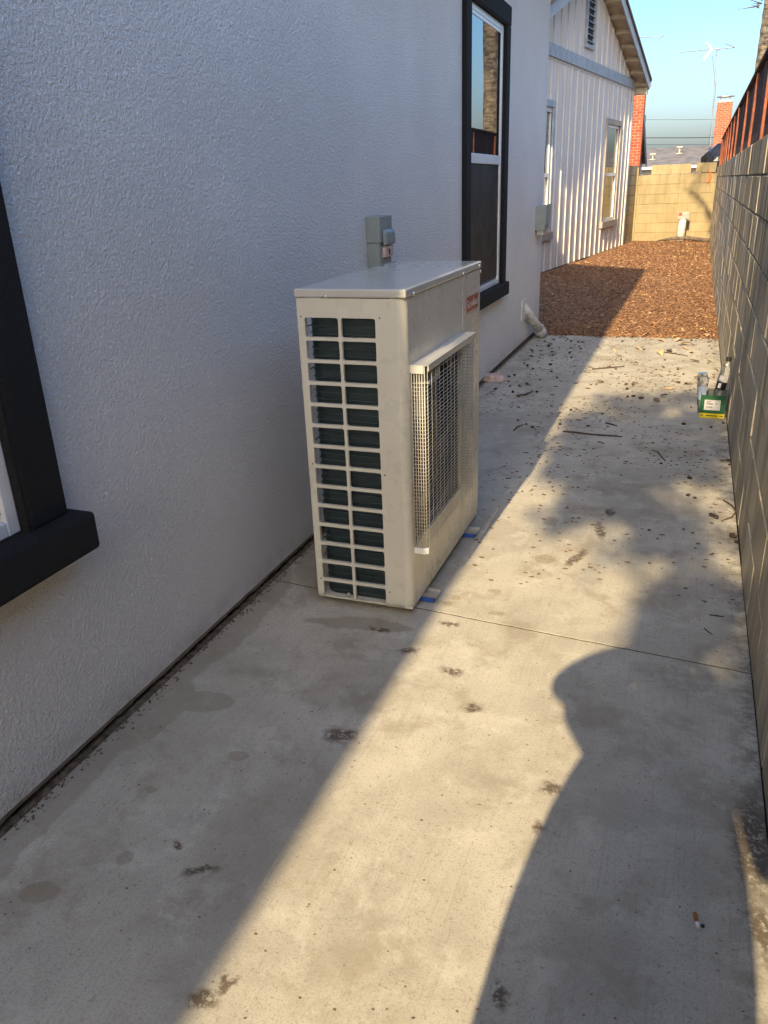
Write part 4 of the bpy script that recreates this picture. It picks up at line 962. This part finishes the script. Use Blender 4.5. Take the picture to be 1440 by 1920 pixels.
# ================================================================= BOX WITH BOTTLES
bx = thing('cardboard_box', 'open green and yellow product box on the slab against the block wall', 'box', (.235, 5.98, 0), rot=(0, 0, R(-3)))
MBX = bx.matrix_basis
def bsub(mb, name, mat, **k):
    mb.v = [tuple(MBX @ Vector(p)) for p in mb.v]; return mb.build(name, mat, bx, **k)
W2, DY, HB = .082, .11, .165
bsub(MB().box(-W2, W2, -.05, DY-.05, .002, .006), 'bottom', M['boxin'])
bsub(MB().box(-W2, W2, -.052, -.049, .034, HB), 'front_panel', M['boxgreen'])
bsub(MB().box(-W2-.001, W2+.001, -.0535, -.0495, .002, .034), 'yellow_band', M['boxyellow'])
bsub(MB().box(-W2-.002, -W2+.001, -.05, .12, .002, HB+.01), 'side_panel', M['boxgreen'])
bsub(MB().box(W2-.001, W2+.002, -.05, .12, .002, HB), 'side_panel', M['boxgreen'])
bsub(MB().box(-W2, W2, .118, .121, .002, HB+.01), 'back_panel', M['boxin'])
lb_ = MB(); lb_.box(-.056, .050, -.0535, -.0522, .058, .132); bsub(lb_, 'label', M['paper'])
pr_ = MB()
for (a, c, z) in ((-.044, -.008, .122), (-.044, -.018, .114), (-.044, .0, .106), (.014, .032, .104), (-.044, .0, .098)): pr_.box(a, c, -.0542, -.0537, z, z+.0035)
for i in range(11): pr_.box(-.042+.004*i, -.040+.004*i, -.0542, -.0537, .074, .086)
for (a, c, z0, z1) in ((-.048, .044, .125, .1255), (-.048, -.0475, .066, .125), (.0435, .044, .066, .125)): pr_.box(a, c, -.0542, -.0537, z0, z1)
bsub(pr_, 'print', M['ink'])
pr_ = MB()
for (a, c) in ((-.078, -.055), (-.038, .038), (.052, .078)): pr_.box(a, c, -.0543, -.0537, .015, .021)
bsub(pr_, 'print', M['ink'])
bt = thing('plastic_bottle', 'clear plastic bottle with black cap and dark label leaning in the green box', 'bottle', (.245, 6.02, .02), rot=(R(-6), R(9), 0))
MBT = bt.matrix_basis
def tsub(mb, name, mat, **k):
    mb.v = [tuple(MBT @ Vector(p)) for p in mb.v]; return mb.build(name, mat, bt, **k)
tsub(MB().lathe([(.030, 0), (.036, .006), (.036, .20), (.037, .26), (.033, .305), (.022, .34), (.014, .36), (.014, .38)], 20), 'body', M['clear'], smooth=True)
tsub(MB().lathe([(.017, .372), (.018, .376), (.018, .398), (.014, .402)], 16), 'cap', M['black'])
lbm = MB(); pts_ = []
for i in range(9):
    a = R(-150+15*i); pts_.append((.0375*math.cos(a), .0375*math.sin(a)))
lbm.strip(pts_, .17, .225); tsub(lbm, 'label', M['black'], solid=.001)
lbm = MB(); lbm.strip([(.0385*math.cos(R(-125+10*i)), .0385*math.sin(R(-125+10*i))) for i in range(4)], .18, .215); lbm.strip([(.038*math.cos(R(-135+10*i)), .038*math.sin(R(-135+10*i))) for i in range(6)], .235, .27); tsub(lbm, 'print', M['paper'], solid=.001)
cb = thing('crumpled_bottle', 'crushed clear plastic bottle standing in the left of the green box', 'bottle', (.175, 6.0, .02), rot=(0, R(-6), 0))
b = MB(); nn = 18
for j in range(15):
    z = .29*j/14
    for i in range(nn):
        a = 2*math.pi*i/nn; r = (.036 if j < 13 else .030)*(1+.30*noise.noise(Vector((math.cos(a)*2.2, math.sin(a)*2.2, z*26)))); b.v.append((r*math.cos(a), r*math.sin(a), z))
for j in range(14):
    for i in range(nn): b.f.append((j*nn+i, j*nn+(i+1) % nn, (j+1)*nn+(i+1) % nn, (j+1)*nn+i))
b.f.append(tuple(14*nn+i for i in range(nn)))
b.v = [tuple(cb.matrix_basis @ Vector(p)) for p in b.v]; b.build('body', M['clear'], cb)
b = MB(); b.strip([(.039*math.cos(R(-140+12*i)), .039*math.sin(R(-140+12*i))) for i in range(8)], .10, .20); b.v = [tuple(cb.matrix_basis @ Vector(p)) for p in b.v]; b.build('label', M['blueprint'], cb, solid=.001)

# ================================================================= LITTER ON THE SLAB
def gp(u, v, z=0.0):
    d = rt2*((u-720)/FPX)+dn2*((v-960)/FPX)+fw; t = (z-1.6)/d.z; return Vector((0, 0, 1.6))+d*t
pods = [(325,217),(343,238),(285,238),(455,215),(490,218),(260,292),(222,328),(237,338),(265,352),(358,368),(300,408),(172,386),(145,393),(78,455),(150,440),(165,470),(195,437),(235,430),(285,470),(352,333),(455,297),(447,273),(730,432),(735,455),(738,493),(767,491),(805,501),(990,357),(1017,380),(1093,440),(1030,428),(995,423),(232,630),(1017,630),(1105,655),(1155,647),(1230,590),(1215,625),(905,828),(1247,835),(1240,812),(1057,273),(820,257),(610,580),(455,560),(385,398),(540,640),(400,632)]
POD = [(900+x/2.667, 560+y/2.667) for x, y in pods]+[(1293, 898), (1303, 935), (1290, 930), (1375, 1009), (1381, 1018), (1372, 1005), (1342, 972), (1334, 968)]
pme = []
for k in range(4):
    bm = bmesh.new(); bmesh.ops.create_icosphere(bm, subdivisions=2, radius=1)
    for v_ in bm.verts: v_.co *= 1+.55*noise.noise(v_.co*2.1+Vector((k*7, 0, 0))); v_.co.z *= .8
    me = bpy.data.meshes.new('seed_pod'); bm.to_mesh(me); bm.free(); me.materials.append(M['pod']); [setattr(p, 'use_smooth', True) for p in me.polygons]; pme.append(me)
smb = MB(); smb.tube([(0, 0, .6), (.6, .3, 1.3), (1.6, .5, 1.4)], [.12, .08, .05], 4); sme = smb.build('stem', M['twig']).data
bpy.data.objects.remove([o for o in col.objects if o.name == 'stem'][0])
for i, (u, v) in enumerate(POD):
    p = gp(u, v); r = rnd(.008, .0145)
    if p.x < -1.58: continue
    o = bpy.data.objects.new('seed_pod', pme[i % 4]); col.objects.link(o); o.location = (p.x, p.y, r*.7); o.scale = (r*rnd(.8, 1.5), r, r*rnd(.6, 1)); o.rotation_euler = (0, 0, rnd(0, 6.3))
    if u > 1330 and v > 900: lab = 'small round dark seed pod on the shaded slab beside the hooked twig'
    elif u > 1290 and v < 840: lab = 'small round dark seed pod lying close around the green box'
    elif u < 1040 and v > 690 and v < 745: lab = 'small round dark seed pod in the dense shaded cluster beyond the heat pump'
    elif u < 1090 and v < 690: lab = 'small round dark seed pod in the shade near the drain pipe end of the slab'
    elif v < 760: lab = 'small round dark seed pod on the sunlit part of the far slab'
    else: lab = 'small round dark seed pod on the tree-shaded middle of the slab'
    tag(o, lab, 'seed pod', 'dried seed pods'+lab[25:])
    if i % 3 == 0:
        s2 = bpy.data.objects.new('stem', sme); col.objects.link(s2); s2.parent = o; s2.scale = (1.4, 1.4, 1.2)
def leafmesh(k, curl, mat):
    b = MB(); n_ = 7
    for i in range(n_):
        t = i/(n_-1); w_ = .30*math.sin(math.pi*min(1, t*1.02+.02))**.8+.01; zc = curl*math.sin(t*3.0+k)*.4
        for s in (-1, 0, 1): b.v.append((t*2-1, s*w_+.12*math.sin(t*4+k), zc+abs(s)*w_*(.5+.4*math.sin(k*3+t*5))))
    for i in range(n_-1):
        for j in (0, 1): q = i*3+j; b.f.append((q, q+1, q+4, q+3))
    o = b.build('dry_leaf', mat, smooth=True); me = o.data; bpy.data.objects.remove(o); return me
lm = [leafmesh(k, .5, M['dryleaf']) for k in range(4)]; lmb = [leafmesh(k+5, .45, M['brownleaf']) for k in range(3)]
LV = [(1272, 640, .06, 0), (1283, 648, .05, 1), (1255, 659, .06, 1), (1290, 655, .045, 0), (1240, 663, .07, 0), (1330, 678, .04, 0), (1302, 678, .045, 1), (1310, 712, .04, 1), (1290, 722, .035, 1), (1232, 752, .045, 1), (1245, 745, .04, 1), (1255, 730, .045, 0), (1295, 640, .05, 0), (1305, 634, .06, 0), (1265, 633, .05, 0), (1225, 637, .04, 0), (1210, 631, .05, 0), (1326, 632, .05, 0), (1160, 668, .035, 1), (1190, 722, .04, 1),
      (1167, 641, .035, 1), (1100, 700, .035, 1), (1125, 719, .035, 1), (1060, 672, .03, 1), (1338, 640, .05, 0), (1240, 640, .05, 0), (1318, 625, .06, 0), (1280, 620, .05, 0), (1195, 655, .04, 0), (1152, 660, .035, 0), (1350, 765, .03, 1)]
for i, (u, v, s, k) in enumerate(LV):
    p = gp(u, v); me = (lmb[i % 3] if k else lm[i % 4])
    o = bpy.data.objects.new('dry_leaf', me); col.objects.link(o); o.location = (p.x, p.y, .012 if p.y < YE else mulch_z(p.x, p.y)+.02); s *= 1.25; o.scale = (s, s*rnd(.8, 1.3), s*.8); o.rotation_euler = (rnd(-.3, .3), rnd(-.3, .3), rnd(0, 6.3))
    if k: tag(o, 'curled dark brown dead leaf on the concrete', 'leaf', 'curled dark brown dead leaves on the concrete')
    else: tag(o, 'curled pale tan dead leaf near the front edge of the mulch', 'leaf', 'pale tan dead leaves along the mulch edge')
def twig(pts, r, label):
    pp = [gp(u, v)+Vector((0, 0, r*1.2+.003)) for u, v in pts]
    tag(MB().tube(pp, [r*.8]+[r]*(len(pp)-2)+[r*.5], 6).build('twig', M['twig'], smooth=True), label, 'twig')
twig([(1055, 811), (1080, 813), (1110, 817), (1140, 819), (1167, 821)], .0055, 'long straight dark twig lying across the slab beyond the heat pump')
twig([(1356, 940), (1372, 950), (1380, 961), (1372, 972), (1352, 979)], .004, 'curved hook-shaped brown twig near the block wall')
twig([(1110, 694), (1140, 691), (1168, 689)], .006, 'pale brown stick on the sunlit part of the far slab')
twig([(968, 744), (985, 742), (1000, 735)], .006, 'short bent dark twig among pods beyond the heat pump')
twig([(1233, 660), (1262, 664), (1290, 669)], .005, 'thin tan stick beside dead leaves at the mulch edge')
twig([(1232, 848), (1240, 858), (1248, 867)], .004, 'short slanting twig in the middle of the shaded slab')
twig([(963, 809), (970, 802), (982, 798)], .005, 'short crooked twig close behind the heat pump')
twig([(1330, 1155), (1345, 1157), (1358, 1159)], .0025, 'thin straight twig in shade above the slab joint')
twig([(1320, 1180), (1328, 1187), (1337, 1193)], .002, 'very thin slanting twig near the right end of the slab joint')
twig([(1135, 795), (1148, 798), (1157, 801)], .005, 'short dark stick left of the long straight twig end')
# flat crumbs and leaf flakes, too many to count
b = MB()
for i in range(3600):
    y = 3.0+6.15*random.random()**.75; x = rnd(-1.55, RX-.02)
    if X1-.02 < x < X2+.03 and Y1-.03 < y < Y2+.05: continue
    if noise.noise(Vector((x*2.2, y*1.1, 0))) < rnd(-.35, .35): continue
    s = rnd(.003, .015); a = rnd(0, 6.3); p = Vector((x, y, .0015)); n_ = 5
    vs = [p+Vector((math.cos(a+k*1.256)*s*rnd(.5, 1.4), math.sin(a+k*1.256)*s*rnd(.3, .9), rnd(0, .003))) for k in range(n_)]+[p+Vector((0, 0, .004))]
    b.add(vs, [(k, (k+1) % n_, n_) for k in range(n_)])
for i in range(420):
    y = rnd(.9, 3.2); x = rnd(-1.55, RX-.01)
    if x > .05 and random.random() < .5: x = rnd(.2, RX-.01)
    s = rnd(.0012, .004); a = rnd(0, 6.3); p = Vector((x, y, .001)); n_ = 5
    vs = [p+Vector((math.cos(a+k*1.256)*s*rnd(.6, 1.6), math.sin(a+k*1.256)*s*rnd(.4, 1), rnd(0, .001))) for k in range(n_)]+[p+Vector((0, 0, .002))]
    b.add(vs, [(k, (k+1) % n_, n_) for k in range(n_)])
tag(b.build('leaf_crumbs', M['brownleaf']), 'fine brown leaf crumbs sprinkled over the concrete path', 'debris', kind='stuff')
b = MB()
for i in range(330):   # curled leaf flakes drifted towards the mulch and the walls
    y = YE-abs(random.gauss(0, 1.5)); x = rnd(-1.5, RX-.03)
    if y < 4.2 or (X1-.02 < x < X2+.1 and y < Y2+.1): continue
    if noise.noise(Vector((x*1.7, y*.9, 7))) < rnd(-.3, .25): continue
    s = rnd(.012, .032); a = rnd(0, 6.3); ca, sa = math.cos(a), math.sin(a); h = rnd(.003, .012)
    P = lambda u, v_, z: Vector((x+(ca*u-sa*v_)*s, y+(sa*u+ca*v_)*s, .002+z*h))
    b.add([P(-1, 0, .8), P(-.3, .45, 1.2), P(.5, .38, .5), P(1.1, .05, 1.3), P(.4, -.42, .9), P(-.4, -.35, .2), P(0, 0, -.1)], [(0, 1, 6), (1, 2, 6), (2, 3, 6), (3, 4, 6), (4, 5, 6), (5, 0, 6)])
tag(b.build('leaf_flakes', M['brownleaf']), 'small curled leaf flakes drifted over the far half of the slab', 'debris', kind='stuff')
# cigarette end, scrap
cg = thing('cigarette_end', 'flattened orange and white cigarette end near the bottom right corner', 'cigarette end', tuple(gp(1306, 1724)))
MB().tube([gp(1303, 1712, .005), gp(1307, 1729, .005)], .0048, 8).build('filter', M['cigf'], cg)
MB().tube([gp(1307, 1730, .005), gp(1309, 1738, .004)], [.005, .0045], 8).build('paper_end', M['paper'], cg)
MB().box(*[c for c in (lambda p: (p.x, p.x+.008, p.y-.006, p.y+.002, .0005, .004))(gp(1314, 1735))]).build('ash', M['ink'], cg)
b = MB(); c0 = gp(925, 712)
q = [(-.11, -.03), (-.02, -.07), (.09, -.05), (.12, .0), (.04, .09), (-.05, .12), (-.10, .07)]
n_ = len(q); vs = [(c0.x+a, c0.y+c*1.5, .004) for a, c in q]+[(c0.x+a*.7, c0.y+c*1.1, .045+.02*math.sin(i*2.1)) for i, (a, c) in enumerate(q)]
b.add(vs, [(i, (i+1) % n_, (i+1) % n_+n_, i+n_) for i in range(n_)]+[tuple(range(n_, 2*n_))])
tag(b.build('mortar_scrap', M['pink'], bevel=.008), 'pale pinkish broken scrap lying by the wall just beyond the heat pump', 'scrap')

# ================================================================= PALMS AND TREE
def palm(x, y, H_, r0, r1, nf, flen, label, skirt=None, seed=1, group=None):
    rg = random.Random(seed); t = thing('palm_tree', label, 'palm', (x, y, 0), group)
    b = MB(); pts = []; rs = []
    for i in range(60):
        f = i/59; z = H_*f; pts.append((x+.10*math.sin(f*2), y+.05*math.sin(f*3), z)); rs.append((r0+(r1-r0)*f)*(1+.05*(i % 2)))
    b.tube(pts, rs, 16); b.build('trunk', M['palmbark'], t, smooth=False)
    top = Vector(pts[-1]); cr = MB(); stems = MB()
    for k in range(nf):
        az = 2*math.pi*k/nf+rg.uniform(-.2, .2); el = rg.uniform(-.2, 1.25); L = flen*rg.uniform(.8, 1.1)
        P = top.copy(); d = Vector((math.cos(az)*math.cos(el), math.sin(az)*math.cos(el), math.sin(el))); path = [P.copy()]
        for s in range(14):
            P = P+d*(L/14); d = (d+Vector((0, 0, -.115-.06*s/14))).normalized(); path.append(P.copy())
        stems.tube(path, [.022*(1-.8*s/14) for s in range(15)], 4)
        for s in range(3, 15):
            side = (path[s]-path[s-1]).cross(Vector((0, 0, 1))).normalized(); fwd = (path[s]-path[s-1]).normalized()
            for sg in (-1, 1):
                for h in (0, .5):
                    q = path[s-1].lerp(path[s], h); ll = flen*.24*math.sin(math.pi*(s+h)/16)+.06
                    tip = q+side*sg*ll*.8+fwd*ll*.55+Vector((0, 0, -ll*rg.uniform(.2, .6))); wd = fwd*.025
                    cr.add([q-wd, q+wd, tip], [(0, 1, 2)])
    cr.build('crown', M['frond'], t, recalc=False); stems.build('frond_stems', M['deadf'], t)
    if skirt:
        z0, z1, rr = skirt; sk = MB(); f = MB()
        for i in range(240):
            z = rg.uniform(z0, z1); a = rg.uniform(0, 6.3); r = rr*rg.uniform(.75, 1); q = Vector((x+math.cos(a)*.2, y+math.sin(a)*.2, z+.35)); tip = Vector((x+math.cos(a)*r, y+math.sin(a)*r, z-.2))
            s2 = Vector((-math.sin(a), math.cos(a), 0))*.06; sk.add([q-s2, q+s2, tip+s2*.4, tip-s2*.4], [(0, 1, 2, 3)])
        for i in range(30):
            a = math.pi+rg.uniform(-.9, .9); z = rg.choice((4.28, 4.33, 4.45, 4.95, 5.2, 5.35))+rg.uniform(-.03, .03); q = Vector((x+math.cos(a)*.13, y+math.sin(a)*.13, z)); L = rg.uniform(.12, .36); tip = q+Vector((math.cos(a)*L, math.sin(a)*L, rg.uniform(-.15, .12))); f.tube([q, tip], [.010, .002], 4)
        sk.build('dead_frond_skirt', M['deadf'], t, recalc=False, solid=.01); f.build('dead_frond_stems', M['deadf'], t)
    return t
palm(.74, 17.1, 7.0, .150, .140, 24, 2.7, 'palm tree with dead frond stubs beyond the red-brown fence at the far right', (5.6, 6.6, .36), 3)
palm(1.42, 12.9, 7.25, .20, .17, 9, 1.9, 'palm beyond the fence whose frond shadow falls on the tan wall', None, 8)
fr_root = [o for o in col.objects if o.name.startswith('palm_tree')][-1]
pth = [(1.42, 12.9, 7.2), (.95, 12.6, 7.15), (.45, 12.35, 7.25), (.08, 12.2, 7.42), (-.14, 12.1, 7.60), (-.28, 12.1, 7.80), (-.44, 12.1, 8.02), (-.64, 12.1, 8.20), (-.98, 12.1, 8.36)]
fm = MB(); fm.tube(pth, [.05, .05, .055, .055, .05, .045, .04, .03, .008], 6)
for i in range(46):
    t = rnd(3.2, 7.9); k = int(t); q = Vector(pth[k]).lerp(Vector(pth[k+1]), t-k); L = rnd(.10, .34); tip = q+Vector((rnd(-.12, .05), rnd(-.1, .1), -L)); sd_ = Vector((.014, 0, 0)); fm.add([q-sd_, q+sd_, tip], [(0, 1, 2)])
for i in range(60):
    q = Vector((rnd(-.16, .12), 12.15+rnd(-.1, .1), rnd(7.28, 7.55))); tip = q+Vector((rnd(-.15, .15), rnd(-.1, .1), -rnd(.1, .3))); sd_ = Vector((.02, 0, 0)); fm.add([q-sd_, q+sd_, tip], [(0, 1, 2)])
fm.build('drooping_frond', M['deadf'], fr_root, recalc=False)
# broadleaf tree behind the camera: its crown dapples the slab
tr = thing('shade_tree', 'leafy tree behind the viewer whose soft shade dapples the middle of the slab', 'tree', (1.9, -8.2, 0))
b = MB(); b.tube([(1.9, -8.2, 0), (1.85, -8.1, 2), (1.6, -7.9, 4), (1.2, -7.4, 5.6)], [.20, .17, .14, .08], 10)
limbs = []
crown = MB(); rg = random.Random(5)
cl = [(.18, 3.0, .17, .34, 500), (.05, 2.75, .13, .25, 260), (.0, 3.75, .22, .40, 340), (-.30, 4.15, .24, .32, 520), (-.50, 4.75, .24, .45, 700), (-.15, 4.8, .28, .45, 620), (.18, 5.1, .22, .40, 480), (-.55, 5.45, .20, .4, 480), (-.15, 5.55, .30, .40, 620), (.18, 5.75, .2, .3, 260), (-.35, 6.2, .32, .35, 190), (.05, 6.5, .3, .3, 120), (-.5, 3.75, .12, .2, 60),
      (.75, 4.0, .35, .7, 800), (.75, 5.2, .35, .7, 800), (.75, 2.6, .35, .5, 500), (.33, 2.3, .10, .35, 260), (.5, 6.3, .3, .3, 200), (1.3, 4.5, .5, 1.0, 900)]
for (gx, gy, rx, ry, nl) in cl:
    zc = 6.4+rg.uniform(-.9, .9); c = Vector((gx-.07*zc, gy-1.7*zc, zc)); limbs.append(c)
    for i in range(nl):
        q = Vector((rg.gauss(0, .52), rg.gauss(0, .52), rg.gauss(0, .52)))
        p = c+Vector((q.x*rx, q.y*ry*.7, q.z*ry*.42)); s = rg.uniform(.018, .042)
        d1 = Vector((rg.gauss(0, 1), rg.gauss(0, 1), rg.gauss(0, 1))).normalized(); d2 = d1.cross(Vector((rg.gauss(0, 1), rg.gauss(0, 1), rg.gauss(0, 1)))).normalized()
        crown.add([p-d1*s*1.5, p+d2*s, p+d1*s*1.5, p-d2*s], [(0, 1, 2, 3)])
for c in limbs: b.tube([(1.6, -7.9, 4), tuple(Vector((1.2, -7.4, 5.0)).lerp(c, .5)), tuple(c)], [.05, .02, .006], 5)
b.build('trunk', M['bark'], tr, smooth=True); crown.build('crown', M['leaf'], tr, recalc=False)

# ================================================================= PHOTOGRAPHER (behind the camera, seen only by their shadow)
pn = thing('person', 'standing person holding up a phone, seen only as the shadow on the slab', 'person', (0.0, -.38, 0))
def skin(name, pts, edges, mat, parent, sub=2, root=0):
    me = bpy.data.meshes.new(name); me.from_pydata([p[:3] for p in pts], edges, []); me.update()
    o = bpy.data.objects.new(name, me); col.objects.link(o); o.parent = parent; o.matrix_parent_inverse = parent.matrix_basis.inverted()
    md = o.modifiers.new('skin', 'SKIN'); md.use_smooth_shade = True
    for i, p in enumerate(pts):
        r = p[3] if isinstance(p[3], tuple) else (p[3], p[3]); me.skin_vertices[0].data[i].radius = r; me.skin_vertices[0].data[i].use_root = (i == root)
    s = o.modifiers.new('sub', 'SUBSURF'); s.levels = sub; s.render_levels = sub
    me.materials.append(mat); return o
yb = -.38
B = [(0, yb, .96, (.15, .11)), (0, yb, 1.12, (.14, .10)), (0, yb+.01, 1.28, (.16, .11)), (-.01, yb, 1.41, (.13, .09)), (-.01, yb, 1.50, .055), (-.01, yb+.03, 1.60, (.075, .09)), (-.01, yb+.02, 1.70, (.07, .085)),
     (-.10, yb, .90, .085), (-.12, yb+.02, .50, .06), (-.13, yb-.02, .10, .045), (-.13, yb+.14, .04, .04),
     (.10, yb, .90, .085), (.12, yb+.02, .50, .06), (.13, yb-.02, .10, .045), (.13, yb+.14, .04, .04),
     (-.19, yb, 1.40, .055), (-.335, yb+.16, 1.435, .042), (-.09, yb+.315, 1.535, .028), (-.06, yb+.345, 1.55, .028),
     (.19, yb, 1.40, .055), (.26, yb+.10, 1.15, .042), (.10, yb+.31, 1.50, .028), (.07, yb+.345, 1.54, .028)]
Ed = [(0, 1), (1, 2), (2, 3), (3, 4), (4, 5), (5, 6), (0, 7), (7, 8), (8, 9), (9, 10), (0, 11), (11, 12), (12, 13), (13, 14), (3, 15), (15, 16), (16, 17), (17, 18), (3, 19), (19, 20), (20, 21), (21, 22)]
skin('body', B, Ed, M['skin'], pn)
Sh = [(-.06, yb, .72, (.29, .16)), (-.06, yb, .86, (.295, .16)), (-.06, yb, 1.05, (.305, .16)), (-.06, yb, 1.26, (.268, .15)), (-.05, yb, 1.37, (.235, .13)), (-.03, yb, 1.44, (.20, .10))]
skin('shirt', Sh, [(0, 1), (1, 2), (2, 3), (3, 4), (4, 5)], M['shirt'], pn)
Sl = [(-.10, yb+.0, 1.50, .085), (-.25, yb+.10, 1.525, .075), (-.40, yb+.16, 1.50, .062), (-.30, yb+.20, 1.56, .065), (-.10, yb+.29, 1.58, .055)]
skin('sleeve', Sl, [(0, 1), (1, 2), (2, 3), (3, 4)], M['shirt'], pn)
Sr = [(.08, yb, 1.46, .085), (.22, yb+.05, 1.38, .08), (.31, yb+.11, 1.27, .07), (.20, yb+.22, 1.40, .06), (.10, yb+.29, 1.50, .05)]
skin('sleeve', Sr, [(0, 1), (1, 2), (2, 3), (3, 4)], M['shirt'], pn)
Sn = [(-.03, yb+.05, 1.46, .12), (-.10, yb+.12, 1.56, .11), (.03, yb+.10, 1.58, .11)]
skin('hood', Sn, [(0, 1), (1, 2)], M['shirt'], pn)
Tr = [(0, yb, .93, (.17, .13)), (-.12, yb, .85, .13), (-.13, yb+.02, .50, .10), (-.13, yb-.02, .12, .07), (.10, yb, .85, .105), (.12, yb+.02, .50, .085), (.13, yb-.02, .12, .07)]
skin('trousers', Tr, [(0, 1), (1, 2), (2, 3), (0, 4), (4, 5), (5, 6)], M['jeans'], pn)
for sx in (-.13, .13): skin('shoe', [(sx, yb-.05, .05, .05), (sx, yb+.08, .045, .048), (sx, yb+.19, .035, .04)], [(0, 1), (1, 2)], M['shoe'], pn)
skin('hair', [(-.01, yb-.05, 1.48, (.14, .07)), (-.01, yb-.04, 1.62, (.125, .085)), (-.01, yb-.01, 1.72, (.085, .085))], [(0, 1), (1, 2)], M['hair'], pn)
for sx in (-1, 1):   # fingers round the phone edges
    for k in range(4):
        z = 1.565-.02*k; skin('finger', [(sx*.062, yb+.345, z-.005, .009), (sx*.052, yb+.372, z+.004, .008), (sx*.036-.0, yb+.380-.0, z+.008, .007)], [(0, 1), (1, 2)], M['skin'], pn, 1)
    skin('thumb', [(sx*.06, yb+.33, 1.54, .011), (sx*.045, yb+.345, 1.56, .010), (sx*.028, yb+.35, 1.575, .009)], [(0, 1), (1, 2)], M['skin'], pn, 1)
tag(MB().box(-.037, .037, -.024, -.016, 1.50, 1.635).build('phone', M['black'], bevel=.004), 'phone held up at head height by the person casting the shadow', 'phone')
